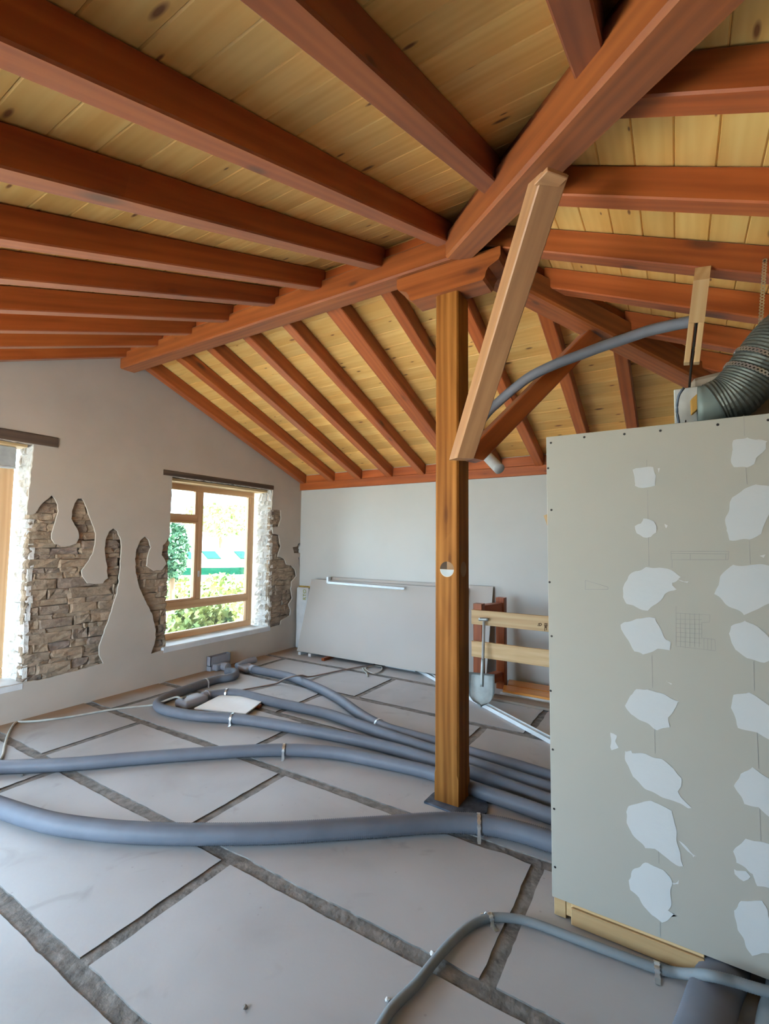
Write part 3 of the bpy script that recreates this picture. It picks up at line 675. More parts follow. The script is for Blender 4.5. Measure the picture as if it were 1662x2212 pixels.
P2 = [
 [(615, 215), (640, 150), (690, 120), (750, 105), (955, 185), (915, 240), (885, 290), (892, 350), (850, 352), (810, 365), (720, 310), (650, 270)],
 [(525, 385), (560, 405), (553, 440), (570, 480), (525, 490)],
 [(605, 500), (650, 492), (660, 512), (740, 515), (840, 550), (920, 610), (965, 670), (965, 720), (940, 750), (960, 790), (1025, 860), (940, 830), (850, 790), (740, 730), (660, 660), (620, 560)],
 [(615, 880), (640, 850), (700, 830), (775, 812), (850, 850), (905, 870), (920, 960), (930, 1020), (940, 1080), (970, 1220), (900, 1190), (800, 1110), (740, 1110), (660, 1020), (620, 950)],
 [(950, 1060), (985, 1090), (1065, 1155), (1045, 1172), (1000, 1130)],
 [(635, 1310), (650, 1270), (680, 1240), (720, 1215), (760, 1208), (810, 1220), (850, 1240), (890, 1290), (905, 1330), (905, 1420), (885, 1500), (940, 1525), (845, 1575), (780, 1530), (700, 1420), (645, 1370)],
 [(905, 1325), (950, 1310), (950, 1335), (915, 1340)],
 [(1280, 230), (1300, 150), (1390, 135), (1515, 210), (1600, 280), (1600, 440), (1515, 420), (1440, 380), (1320, 350)],
 [(1295, 720), (1330, 640), (1410, 600), (1515, 665), (1600, 740), (1590, 900), (1515, 910), (1450, 850), (1360, 830)],
 [(1295, 1130), (1370, 1050), (1515, 1085), (1620, 1150), (1610, 1300), (1515, 1360), (1440, 1340), (1420, 1270), (1370, 1230), (1310, 1200)],
 [(1290, 1500), (1350, 1450), (1470, 1435), (1520, 1560), (1560, 1700), (1540, 1770), (1410, 1785), (1380, 1720), (1320, 1620)],
 [(1290, 1240), (1370, 1260), (1390, 1290), (1350, 1310), (1300, 1270)]]
kk = 0
for L, cv in ((P1, c1), (P2, c2)):
    for ring in L:
        kk += 1
        r = wobble([bw(*cv(q)) for q in ring][::-1], .008, .0065, kk*1.3)
        prism('filler_patch', r, .0016 if len(ring) > 5 else .001, 'filler', rel(part, PANEL), part)
scr = [c1(q) for q in ((160, 337), (388, 298), (662, 277), (908, 254), (1300, 213), (1645, 181), (141, 510), (163, 795), (151, 1288), (165, 1657), (158, 2030))]+[c2(q) for q in ((159, 491), (167, 863), (173, 1228))]
scr_me = None
for q in scr:
    x, z = bw(*q)
    if scr_me is None:
        bm = bmesh.new(); bmesh.ops.create_cone(bm, cap_ends=True, segments=10, radius1=.0052, radius2=.004, depth=.002); so = from_bm('screw', bm, 'dark', part); scr_me = so.data
    else: so = put('screw', scr_me, None, part)
    so.matrix_local = rel(part, Matrix.Translation((x, YP-.001, z)) @ Matrix.Rotation(pi/2, 4, 'X'))
def pencil(lines, w, name, par, mat, y):
    bm = bmesh.new()
    for a, b in lines:
        a, b = Vector(a), Vector(b); d = (b-a).normalized()*w/2; n = Vector((-d.y, d.x)); 
        lo = [bm.verts.new((p.x, p.y, 0)) for p in (a-n, b-n, b+n, a+n)]; hi = [bm.verts.new((v.co.x, v.co.y, .0007)) for v in lo]
        bm.faces.new(hi); bm.faces.new(lo[::-1])
        for i in range(4): bm.faces.new((lo[i], lo[(i+1) % 4], hi[(i+1) % 4], hi[i]))
    return from_bm(name, bm, mat, par, rel(par, Matrix(((1, 0, 0, 0), (0, 0, -1, y), (0, 1, 0, 0), (0, 0, 0, 1)))))
def poly(*pts): return [(bw(*c1(a)), bw(*c1(b))) for a, b in zip(pts, pts[1:])]
pencil(poly((980, 1078), (1375, 1078), (1370, 1135), (983, 1135), (980, 1078))+poly((980, 1092), (1372, 1095))+poly((988, 1135), (988, 1190))+poly((1112, 1095), (1112, 1135))+poly((1355, 1095), (1355, 1135)), .0016, 'pencil_sketch', part, 'pencil', YP)
pencil(poly((395, 1275), (550, 1322), (550, 1338), (395, 1338), (395, 1275)), .0016, 'pencil_sketch', part, 'pencil', YP)
g = poly((1015, 1452), (1015, 1725), (1285, 1757), (1280, 1680), (1190, 1668), (1190, 1565), (1245, 1560), (1247, 1512), (1015, 1500))
for i in range(6): g += poly((1015, 1540+i*30), (1190, 1545+i*32))
for i in range(5): g += poly((1045+i*32, 1502), (1045+i*32, 1730))
for i in range(3): g += poly((1205+i*26, 1672), (1205+i*26, 1748))
pencil(g, .0009, 'pencil_sketch', part, 'pencil', YP)
st = []
for seg in (((815, 455), (815, 505)), ((820, 660), (830, 1180)), ((850, 1790), (855, 2010))): st += poly(*seg)
for seg in (((1478, 147), (1482, 290)), ((1492, 505), (1500, 620)), ((1516, 1005), (1522, 1165)), ((1545, 1830), (1550, 2030))): st += poly(*seg)
st += [(bw(*c2(a)), bw(*c2(b))) for a, b in (((797, 365), (800, 515)), ((822, 1130), (825, 1205)), ((832, 1575), (833, 1660)), ((1440, 385), (1450, 610)), ((1456, 855), (1463, 1060)))]
pencil(st, .0013, 'pencil_stud_line', part, 'pencil', YP)

# ------------------------------------------------------------------ ducts on the floor
def strap_on(par, p, d, r, feet=True):
    """perforated steel band arched over a hose at p (axis point), axis direction d"""
    d = Vector(d); d.z = 0; d.normalize(); s = Vector((0, 0, 1)).cross(d); w = .011
    prof = [(-r-.035, -r+.0015), (-r-.004, -r+.0015)]+[(math.cos(a)*(r+.002), math.sin(a)*(r+.002)) for a in [pi-i*pi/12 for i in range(13)]]+[(r+.004, -r+.0015), (r+.035, -r+.0015)]
    bm = bmesh.new(); rows = []
    for i, (u, v) in enumerate(prof):
        ww = w*(1. if i % 2 else .72)
        rows.append([bm.verts.new(Vector(p)+s*u*1.0+Vector((0, 0, v))+d*k) for k in (-ww, ww)])
        n = Vector((0, 0, .0016)) if i < 2 or i > len(prof)-3 else (s*u+Vector((0, 0, v))).normalized()*.0016
        rows[-1] += [bm.verts.new(x.co+n) for x in rows[-1]]
    for a, b in zip(rows, rows[1:]):
        bm.faces.new((a[2], a[3], b[3], b[2])); bm.faces.new((a[0], b[0], b[1], a[1])); bm.faces.new((a[0], a[2], b[2], b[0])); bm.faces.new((a[1], b[1], b[3], a[3]))
    return from_bm('strap', bm, 'steel', par, rel(par))
def plenum(par, c, ang, upright, L=.25, Wd=.16, H=.075):
    """moulded plastic connection box with rounded body and round neck towards local +X"""
    bm = box_bm(-L/2, L/2, -Wd/2, Wd/2, 0, H)
    bmesh.ops.bevel(bm, geom=[e for e in bm.edges], offset=.028, segments=3, affect='EDGES', profile=.5)
    if upright:
        box_bm(-L/2+.005, -L/2+.065, -Wd/2+.006, Wd/2-.006, H*.4, .235, .006, bm)
    mw = Matrix.Translation(c) @ Matrix.Rotation(ang, 4, 'Z')
    o = from_bm('plenum_box', bm, 'plenum', par, rel(par, mw), True)
    bm = bmesh.new()
    bmesh.ops.create_cone(bm, cap_ends=True, segments=16, radius1=.05, radius2=.05, depth=.07, matrix=Matrix.Translation((L/2+.02, 0, .045)) @ Matrix.Rotation(pi/2, 4, 'Y'))
    from_bm('neck', bm, 'plenum', o)
    bm = bmesh.new()
    bmesh.ops.create_cone(bm, cap_ends=True, segments=16, radius1=.054, radius2=.054, depth=.014, matrix=Matrix.Translation((L/2+.05, 0, .05)) @ Matrix.Rotation(pi/2, 4, 'Y'))
    from_bm('collar_ring', bm, 'plenum', o)
    return o
DG = 'grey corrugated ventilation ducts on the floor'
def duct(px, r, label, straps=(), pitch=.0058, rib=.0035, ext=None, z=None):
    pts = [F(a, b, (z or r)) for a, b in px]
    if ext: pts += ext
    o = empty('ventilation_duct', (pts[len(pts)//2].x, pts[len(pts)//2].y, 0), label, 'duct', DG)
    h = tube('hose', [p-o.location for p in pts], r, 'hose', o, pitch, rib, 14)
    for i in straps:
        q = F(*i, r); dd = min(range(len(pts)-1), key=lambda k: (pts[k]-q).length); dr = pts[min(dd+1, len(pts)-1)]-pts[max(dd-1, 0)]
        # slide onto the axis
        a = min(((pts[k]+(pts[k+1]-pts[k])*t/20) for k in range(len(pts)-1) for t in range(21)), key=lambda v: (v-q).length)
        strap_on(o, a, dr, r)
    return o, pts
E2 = lambda p, dx, dy: Vector((p[0]+dx, p[1]+dy, p[2]))
d1, _ = duct([(-150, 1690), (-60, 1722), (0, 1744), (100, 1775), (200, 1791), (300, 1799), (430, 1802), (600, 1799), (800, 1787), (950, 1777), (1050, 1782), (1120, 1796), (1190, 1817), (1250, 1836)], .055, 'thick grey corrugated duct snaking across the foreground in front of the post', [(1033, 1782)], .0055, .005)
d2, _ = duct([(-150, 1661), (0, 1657), (149, 1651), (298, 1638), (447, 1627), (597, 1620), (712, 1625), (824, 1645), (937, 1671), (1021, 1703), (1100, 1730), (1189, 1762), (1250, 1785)], .047, 'long grey duct from the left edge of the picture passing just behind the post', [(612, 1620)])
d3, p3 = duct([(489, 1449.5), (504, 1451), (509, 1457), (498, 1463), (471, 1467), (441, 1476), (407, 1488), (374, 1500), (352, 1511), (341, 1521), (352, 1532), (390, 1541), (430, 1547), (493, 1551), (560, 1559), (656, 1576), (752, 1594.5), (849, 1617), (937, 1643.7), (1021, 1669), (1100, 1699), (1189, 1730.6), (1250, 1752)], .047, 'grey duct with a tight bend looping from the upright wall box beside the window', [(444, 1475), (505, 1552)])
d4, p4 = duct([(447, 1503), (471, 1499), (498, 1497), (526, 1500), (558, 1508), (602, 1519), (645, 1528), (704, 1541), (777, 1566), (849, 1592), (938, 1622), (1021, 1649), (1100, 1675), (1189, 1704), (1250, 1724)], .047, 'grey duct running from the flat box next to the white sheet', [(490, 1497)])
d5, p5 = duct([(549, 1446.6), (580, 1452), (623, 1461), (656, 1473), (704, 1494), (740, 1515), (777, 1542), (813, 1563), (849, 1578), (939, 1603), (1021, 1628), (1100, 1650), (1189, 1678), (1250, 1697)], .047, 'rearmost grey duct with an S-bend, joining the bundle behind the post', [(820, 1565)])
bm = bmesh.new(); w_ = .006                     # upright slot box: four thin walls, open at the top, on a rounded foot
for b_ in ((-5.138, -5.138+w_, 4.03, 4.345), (-5.062-w_, -5.062, 4.03, 4.345), (-5.138, -5.062, 4.03, 4.03+w_), (-5.138, -5.062, 4.345-w_, 4.345)): box_bm(*b_, .06, .178, 0, bm)
box_bm(-5.138, -5.062, 4.03, 4.345, .0, .07, .004, bm)
pb1 = from_bm('plenum_box', bm, 'plenum', d3, rel(d3))
bm = box_bm(-5.135, -4.985, 4.06, 4.28, 0, .088); bmesh.ops.bevel(bm, geom=bm.edges[:], offset=.028, segments=3, affect='EDGES', profile=.5)
from_bm('rounded_foot', bm, 'plenum', pb1, None, True)
bm = bmesh.new(); bmesh.ops.create_cone(bm, cap_ends=True, segments=16, radius1=.05, radius2=.05, depth=.10, matrix=Matrix.Translation((-4.95, 4.17, .05)) @ Matrix.Rotation(pi/2, 4, 'Y')); from_bm('neck', bm, 'plenum', pb1)
q = F(414, 1524, 0); plenum(d4, (q.x, q.y, 0), math.atan2(p4[0].y-q.y, p4[0].x-q.x), False, .27, .19, .085)
q = F(535, 1449, 0); plenum(d5, (q.x, q.y, 0), math.atan2(p5[0].y-q.y, p5[0].x-q.x), False, .24, .18, .07)
a = F(512, 1436, .06); b = F(552, 1425, .06)
tube('elbow_stub', [v-d5.location for v in (a+Vector((0, 0, -.02)), a.lerp(b, .5), b)], .042, 'plenum', d5, .012, 0, 14)
# flat-oval ducts passing under the partition at the lower right
fo = [F(1520, 2225, .045), F(1542, 2150, .045), F(1566, 2090, .042)]; fo = [E2(fo[0], -.12, -.5)]+fo+[E2(fo[2], .05, .28)]
o = tube('ventilation_duct', fo, .078, 'hose', None, .0055, .004, 20, (1., .53), True, True, (fo[1].x, fo[1].y, 0)); tag(o, 'wide flat corrugated duct coming out under the partition at the lower right', 'duct', DG)
fo2 = [E2(v, F(1622, 2150).x+.085-F(1542, 2150).x, 0) for v in fo]
o = tube('ventilation_duct', fo2, .078, 'hose_light', None, .0055, .003, 20, (1., .53), True, True, (fo2[1].x, fo2[1].y, 0)); tag(o, 'flat light grey duct cut by the lower right corner of the picture', 'duct', DG)
# foreground conduit
cx = [(800, 2250), (825, 2212), (850, 2175), (900, 2125), (940, 2075), (980, 2030), (1020, 1997), (1057, 1983), (1100, 1983), (1150, 1993), (1250, 2030), (1350, 2067), (1420, 2092)]
cp_ = [F(a, b, .02) for a, b in cx]+[F(1475, 2103, .03)]+[F(1531, 2107, .106), F(1589, 2121, .108), F(1621, 2131, .108), F(1662, 2143, .108), F(1720, 2160, .108)]
cpo = empty('conduit', (cp_[7].x, cp_[7].y, 0), 'thin grey corrugated conduit curving over the floor in the foreground', 'conduit')
tube('hose', [v-cpo.location for v in cp_], .0185, 'hose_light', cpo, .004, .0016, 12)
for i, j in ((7, 6), (12, 11)): strap_on(cpo, cp_[i], cp_[i]-cp_[j], .0195)

# ------------------------------------------------------------------ cables and small things on the floor
cw = [(-60, 1700), (0, 1641), (10, 1611), (18, 1586), (33, 1561), (50, 1559), (83, 1557), (152, 1548), (227, 1535), (278, 1528), (328, 1523)]
pts = [F(a, b, .011) for a, b in cw]; pts += [F(341, 1513, .10), F(379, 1506, .105), F(394, 1508, .10), F(420, 1500, .011)]
pts[-4].z = .07
o = tube('cable', pts, .010, 'cable_white', None, .02, 0, 8, org=(pts[4].x, pts[4].y, 0)); tag(o, 'dusty white cable lying along the foot of the gable wall', 'cable')
br = [F(521, 1491, .012), F(560, 1484, .012), F(598, 1476, .014), F(612, 1468, .06), F(630, 1462, .112), F(650, 1459, .112), F(668, 1462, .03), F(700, 1456, .012), F(728, 1450, .012), F(781, 1440, .012), F(812, 1435, .012)]
o = empty('cable_run', (br[7].x, br[7].y, 0), 'brown cable pair crossing the rear duct with a loose pale end coil', 'cable')
for k in (-.008, .008): tube('cable', [v-o.location+Vector((k*.4, k, 0)) for v in br], .0085, 'cable_brown', o, .02, 0, 7)
cl = [F(*(560+q[0]/4.155, 1400+q[1]/4.155), .010) for q in ((1100, 165), (1040, 160), (960, 175), (975, 205), (1040, 228), (1100, 200), (1105, 170))]
tube('end_coil', [v-o.location for v in cl], .008, 'cable_white', o, .01, 0, 7)
cl = [F(*(560+q[0]/4.155, 1400+q[1]/4.155), .010) for q in ((930, 180), (945, 205), (965, 225), (975, 255))]
tube('end_coil', [v-o.location for v in cl], .008, 'cable_white', o, .01, 0, 7)
ring = [F(a, b, .035) for a, b in ((476, 1503), (543, 1505.5), (567.6, 1515), (531, 1543), (420, 1531))]
sh = empty('cut_sheet', (ring[4].x*.5+ring[1].x*.5, ring[4].y*.5+ring[1].y*.5, 0), 'white clipped-corner sheet of board lying between two ducts', 'board')
prism('sheet', [(v.x, v.y) for v in ring[::-1]], .012, 'board_white', rel(sh, Matrix.Translation((0, 0, .030))), sh)
a = F(556, 1530, 0); beam('support_batten', (a.x-.35, a.y-.06, 0), (a.x+.02, a.y+.02, 0), .05, .030, 'stain', sh, .002)
for i, (a, b, s) in enumerate(((837, 2161, .011), (935, 2062, .012), (530, 2178, .010), (48, 1676, .012))):
    q = F(a, b); bm = bmesh.new(); bmesh.ops.create_icosphere(bm, subdivisions=1, radius=s)
    for v in bm.verts: v.co = Vector((v.co.x*R(.7, 1.3), v.co.y*R(.7, 1.3), max(v.co.z*R(.5, .8)+s*.4, 0)))
    o = from_bm('mortar_chip', bm, 'joint' if i not in (0, 1) else 'board_core', None, Matrix.Translation(q))
    tag(o, ['pale crumb of mortar on the front slab left of the conduit', 'small crumb of mortar beside the conduit where it crosses a joint', 'dark sliver of mortar lying in the front slab near the bottom edge', 'small dark chip of mortar just below the long duct at the left'][i], 'debris')

# ------------------------------------------------------------------ boards leaning on the back wall, sack, profiles
def leaning(x0, x1, yb, yt, zb_, zt_, th, label):
    p = Vector((x0, yb, zb_)); up = Vector((0, yt-yb, zt_-zb_)); L = up.length
    mw = Matrix.Identity(4); u = up.normalized(); n = Vector((1, 0, 0)).cross(u)
    for i in range(3): mw[i][0], mw[i][1], mw[i][2], mw[i][3] = (1, 0, 0)[i], u[i], n[i], p[i]
    o = from_bm('plasterboard_sheet', box_bm(0, x1-x0, 0, L, 0, th, .0015), 'board_grey', None, mw)
    return tag(o, label, 'plasterboard')
leaning(-4.80, -2.25, 5.355, 5.655, .045, 1.075, .013, 'long grey plasterboard sheet leaning in front against the back wall')
leaning(-4.52, -1.945, 5.45, 5.725, .045, 1.115, .013, 'second plasterboard sheet leaning behind, its end sticking out right of the post')
sh2 = empty('board_battens', (-3.9, 5.45, 0), 'short timber battens on the floor lifting the leaning plasterboards', 'batten')
for x, m_ in ((-4.74, 'steel_white'), (-4.55, 'steel_white'), (-4.23, 'stain')):
    box('batten', (x-.025, 5.24 if m_ == 'stain' else 5.33, 0), (x+.025, 5.62, .04), m_, sh2, .003, rel(sh2))
def channel(name, p, d, L, w, h, label, flip=False, up=(0, 0, 1)):
    t = .0025; bm = box_bm(0, L, -w/2, w/2, 0, t); box_bm(0, L, -w/2, -w/2+t*2, t, h, 0, bm); box_bm(0, L, w/2-t*2, w/2, t, h, 0, bm)
    return tag(from_bm(name, bm, 'steel_white', None, frame(p, d, up)), label, 'profile')
a = F(904, 1450.5); b = F(1195, 1609); d = b-a
channel('steel_profile', a+Vector((0, .02, .001)), d, d.length+.5, .06, .036, 'long zinc channel profile lying aslant on the floor behind the post')
a = F(832, 1439.5, .0); b = F(895, 1452, 0); channel('steel_profile', a+Vector((0, .03, .001)), (1, -.03, 0), (b-a).length, .05, .028, 'short zinc profile on the floor under the edge of the leaning plasterboard')
a = PY(712, 1257, 5.60); b = PY(876, 1270, 5.585)
channel('steel_profile', a+Vector((0, -.03, -.012)), b-a, (b-a).length, .03, .026, 'thin zinc profile lying along the top edge of the leaning plasterboard', up=(0, -1, .3))
a = PY(709, 1256, 5.62)
o = box('profile_clip', (-.018, -.02, -.02), (.018, .045, .07), 'steel_white', None, .004, Matrix.Translation(a)); tag(o, 'small zinc hanger bracket standing on the plasterboard top edge', 'bracket')
# sack of insulation in the corner
sk = empty('insulation_pack', (-5.03, 5.62, 0), 'white paper-wrapped mineral wool pack standing in the corner behind the plasterboard', 'insulation')
bm = box_bm(-.09, .15, -.03, .03, 0, .94, .02)
bmesh.ops.subdivide_edges(bm, edges=bm.edges[:], cuts=2, use_grid_fill=True)
for v in bm.verts: v.co += Vector((noise.noise(v.co*9)*.012, noise.noise(v.co*7+Vector((3, 1, 0)))*.014, 0))
from_bm('wrapper', bm, 'bag', sk, Matrix.Translation((.0, .055, 0)), True)
box('wool', (-.105, .09, .0), (.13, .135, .955), 'wool', sk, .015)
fc = bpy.data.curves.new('print', 'FONT'); fc.body = 'RTO'; fc.size = .085; fc.extrude = .0006; fc.align_x = 'RIGHT'
t = bpy.data.objects.new('t', fc); COL.objects.link(t); bpy.context.view_layer.update()
me = bpy.data.meshes.new_from_object(t.evaluated_get(bpy.context.evaluated_depsgraph_get())); bpy.data.objects.remove(t)
me.materials.clear(); pr = put('printed_letters', me, 'ink', sk, Matrix.Translation((.13, .012, .92)) @ Matrix.Rotation(pi/2, 4, 'X') @ Matrix.Rotation(pi/2, 4, 'Z'))
pr['label'] = 'yellow-green lettering on the wrapper'

# ------------------------------------------------------------------ guard rail, timbers and shovel right of the post
gr = empty('guard_rail', (-1.3, 5.0, 0), 'makeshift guard rail of brown posts and two pale boards near the back wall', 'railing')
YG = 4.90
pb = lambda px, py, y=YG: PY(px, py, y)
l = pb(1019, 1317); l2 = pb(1019, 1348); m1 = pb(1019, 1384); m2 = pb(1019, 1418)
zt1, zb1, zt2, zb2 = l.z, l2.z, m1.z, m2.z; xl = l.x
beam('rail_board', (xl, YG+.014, zb1), (xl+2.2, YG+.014, zb1), .028, zt1-zb1, 'raw', gr, .003); beam('rail_board', (xl, YG+.014, zb2), (xl+2.2, YG+.014, zb2), .028, zt2-zb2, 'raw', gr, .003)
ztop = pb(1025, 1304, YG+.03).z
def gpost(x, y, z): 
    o = beam('rail_post', (x, y, 0), (x, y, z), .10, .10, 'stain', gr, .006, ref='c', up=(0, 1, 0)); return o
gpost(xl+.055, YG+.082, ztop); 
x2 = pb(1068, 1300, 5.38).x
z2 = pb(1078, 1291, 5.38).z
gpost(x2+.07, 5.42, z2)
a_ = .085
beam('cross_rail', (xl+.055, YG+.13, .10), (x2+.06, 5.36, .10), .09, .10, 'stain', gr, .005)
beam('cross_rail', (xl+.055, YG+.13, zt1-.06), (x2+.06, 5.36, zt1-.06), .09, .10, 'stain', gr, .005)
def mark(lines, par):
    L = [((lambda p: (p.x, p.z))(pb(1000+a[0]/6.91, 1240+a[1]/6.91)), (lambda p: (p.x, p.z))(pb(1000+b[0]/6.91, 1240+b[1]/6.91))) for a, b in lines]
    o = pencil(L, .007, 'stamp_mark', par, 'stamp', YG); o['label'] = 'dark stamped symbols'
ch = [(1118, 768), (1160, 772), (1180, 755), (1170, 735), (1140, 738), (1128, 752)]
mark(list(zip(ch, ch[1:]))+[((1140, 738), (1150, 765)), ((1220, 738), (1268, 742)), ((1218, 768), (1268, 772)), ((1230, 738), (1226, 850)), ((1256, 740), (1252, 840)), ((1240, 770), (1238, 800)), ((1228, 800), (1255, 802))], gr)
fb = empty('floor_timber', (-.9, 5.4, 0), 'orange varnished timber lying flat along the foot of the back wall', 'timber')
beam('timber_plank', (-1.69, 5.29, 0), (1.0, 5.29, 0), .20, .05, 'orange', fb, .004, s0=-.25); beam('timber_plank', (-1.70, 5.51, 0), (1.0, 5.51, 0), .215, .055, 'orange', fb, .006, s0=-.25)
beam('edge_highlight', (-1.69, 5.18, 0), (1.0, 5.18, 0), .014, .03, 'board_core', fb, .002)  # pale strip stands in for light catching the timber's front edge
gb = beam('grey_board', (-1.72, 5.02, 0), (1.0, 5.02, 0), .16, .026, 'grey_wood', None, .003); tag(gb, 'weathered grey board with a raw pale edge lying in front of the orange timber', 'board')
# shovel leaning on the lower and upper rail board
tip = F(1041, 1529, .004); top = PY(1046, 1338, YG-.02)
top = PY(1046, 1338, 4.862)
so = empty('shovel', (tip.x, tip.y, 0), 'worn steel shovel with a T-grip leaning against the pale boards', 'shovel')
d = (top-tip).normalized(); sx = Vector((1, 0, 0)); sx = (sx-d*sx.dot(d)).normalized(); nn = sx.cross(d)
if nn.y > 0: nn = -nn
bl = (F(1041, 1529)-F(1041, 1529)).length
Lb = .33; Wb = .275
bm = bmesh.new(); g = []
for i in range(13):
    t = i/12; w = Wb/2*(math.sqrt(max(0, 1-(1-min(1, t/.5))**2.2))*.98+.02)*(1-.05*max(0, t-.6))
    row = []
    for j in range(11):
        s = j/5-1
        p = tip + d*(Lb*t + .03*(s*s)*(1-t)) + sx*(w*s) + nn*(-.028*(s*s)*-1*(.5+.5*t) - .012*math.exp(-(s*4)**2)*t*-1 + .02*(1-t)**2)
        row.append(bm.verts.new(p-so.location))
    g.append(row)
for a, b in zip(g, g[1:]):
    for j in range(10): bm.faces.new((a[j], a[j+1], b[j+1], b[j]))
r = bmesh.ops.solidify(bm, geom=bm.faces[:], thickness=.003)
from_bm('blade', bm, 'blade', so, None, True)
e0 = tip+d*.20+nn*.012
tube('socket', [v-so.location for v in (e0, tip+d*.32+nn*.012, tip+d*.48)], .017, 'blade', so, .03, 0, 10)
tube('shaft', [v-so.location for v in (tip+d*.45, tip+d*.8, top-d*.02)], .0155, 'shaft', so, .05, 0, 10)
tube('grip', [v-so.location for v in (top-sx*.055, top, top+sx*.055)], .0175, 'blade', so, .02, 0, 10)
a = PY(1176, 1112, 5.70); b = PY(1190, 1180, 5.66)
o = beam('batten', (b.x+.62, 5.55, .06), (a.x+.012, 5.735, a.z), .05, .025, 'raw', None, .002, ref='c', up=(0, 1, 0)); tag(o, 'pale batten leaning on the back wall behind the edge of the partition', 'batten')

# ------------------------------------------------------------------ hose, pipe, duct and hangers under the right roof slope
hp = [(1030, 925), (1052, 893), (1080, 866), (1115, 836), (1150, 811), (1200, 787), (1250, 768), (1300, 749), (1350, 732), (1400, 715), (1450, 703), (1495, 694)]
pts = [PY(a, b, 3.13+.00008*(1500-a)) for a, b in hp]+[PY(1513, 689, 3.13)]
o = tube('corrugated_hose', pts, .034, 'hose', None, .005, .002, 12, org=pts[5]); tag(o, 'grey corrugated hose sagging from the roof to the brace beside the post', 'hose')
a, b = PY(1040, 972, 4.95), PY(1079, 1013, 4.76)
o = tube('drain_pipe', [a, a.lerp(b, .5), b, b+(b-a)*.04], .057, 'pvc', None, .03, 0, 20, org=a); tag(o, 'short grey plastic pipe sticking out below the rafters near the wall plate', 'pipe')
# slotted batten nailed to the rafter
yb_ = 2.79
T0 = PY(1527, 583, yb_+.03); T1 = PY(1516, 604, yb_-.02); B0 = PY(1495, 782, yb_-.02)
hb = empty('slotted_batten', (T1.x, yb_, T1.z), 'pale slotted wooden batten hanging from a rafter above the partition', 'batten')
dv = (B0-T1); Lh = dv.length; dvn = dv.normalized()
mw = frame(T1, dvn, (0, -1, 0))     # local X down the batten
def hb_box(x0, x1, y0, y1, nm):
    return from_bm(nm, box_bm(x0, x1, y0, y1, -.05, 0, .002), 'raw', hb, rel(hb, mw))
wd = .034
bm = bmesh.new(); pr_ = [(-.09, -.05), (0, 0), (Lh*.52, 0), (Lh*.52, -.05)]
va = [bm.verts.new((x, -wd, z)) for x, z in pr_]; vb = [bm.verts.new((x, wd, z)) for x, z in pr_]
bm.faces.new(va); bm.faces.new(vb[::-1])
for i in range(4): bm.faces.new((va[i], va[(i+1) % 4], vb[(i+1) % 4], vb[i]))
from_bm('batten_head', bm, 'raw', hb, rel(hb, mw))
hb_box(Lh*.52, Lh, -wd, -.008, 'prong'); hb_box(Lh*.52, Lh, .008, wd, 'prong')
pts = [T1.lerp(B0, .45)+Vector((0, .01, 0)), T1.lerp(B0, .75)+Vector((0, .012, 0)), B0+Vector((0, .012, 0)), PY(1489, 845, yb_-.03), PY(1482, 908, yb_-.05), PY(1479, 960, yb_-.06)]
o = tube('cable', pts, .0055, 'black', None, .02, 0, 8, org=pts[2]); tag(o, 'thin black cable running from the slotted batten down behind the partition', 'cable')
pts = [PY(1478, 838, 2.66), PY(1467, 855, 2.66), PY(1463, 885, 2.66), PY(1467, 912, 2.66), PY(1470, 940, 2.66)]
o = tube('cable', pts, .006, 'base_metal', None, .015, 0, 8, org=pts[2]); tag(o, 'dark looped cable hanging on the pale board behind the partition', 'cable')
# upright board and membrane box behind the partition
a, b = PY(1456, 842, 2.74), PY(1496, 915, 2.74)
o = box('upright_board', (a.x, 2.735, 0.0), (a.x+.16, 2.76, a.z), 'board_core', None, .004); tag(o, 'pale board edge standing behind the partition beside the aluminium duct', 'board')
a = PY(1500, 825, 2.95); b = PY(1600, 800, 2.95)
bm = box_bm(a.x-.02, b.x+.3, 2.80, 3.25, 0, a.z-.02, .02)
for v in bm.verts:
    if v.co.z > 1: v.co.z += (v.co.x-a.x)*.12
o = from_bm('membrane_bundle', bm, 'box_card'); tag(o, 'grey-brown wrapped bundle standing behind the partition under the dark rafters', 'bundle')
a = PY(1502, 868, 2.66)
bm = box_bm(-.03, .07, -.01, .01, -.04, .04, .006)
for v in bm.verts: v.co.z += v.co.x*.9
o = from_bm('foam_offcut', bm, 'yellow_foam', None, Matrix.Translation(PY(1508, 868, 2.70))); tag(o, 'small ochre foam offcut stuck beside the duct collar', 'offcut')
yd = 2.62
c0, c1_, c2_ = PY(1512, 878, yd+.05), PY(1560, 868, yd+.03), PY(1603, 838, yd)
al = empty('aluminium_duct', c1_, 'ribbed flexible aluminium duct bending up behind the top of the partition', 'duct')
ax = [PY(1545, 876, yd), PY(1585, 855, yd), PY(1622, 815, yd), PY(1655, 770, yd), PY(1700, 720, yd+.02), PY(1760, 690, yd+.05)]
tube('foil_hose', [v-al.location for v in ax], .112, 'alu', al, .007, .0028, 26, smooth=False)
cc = [PY(1508, 884, yd), PY(1530, 881, yd), PY(1552, 872, yd)]
tube('collar', [v-al.location for v in cc], .105, 'alu_collar', al, .02, 0, 24)
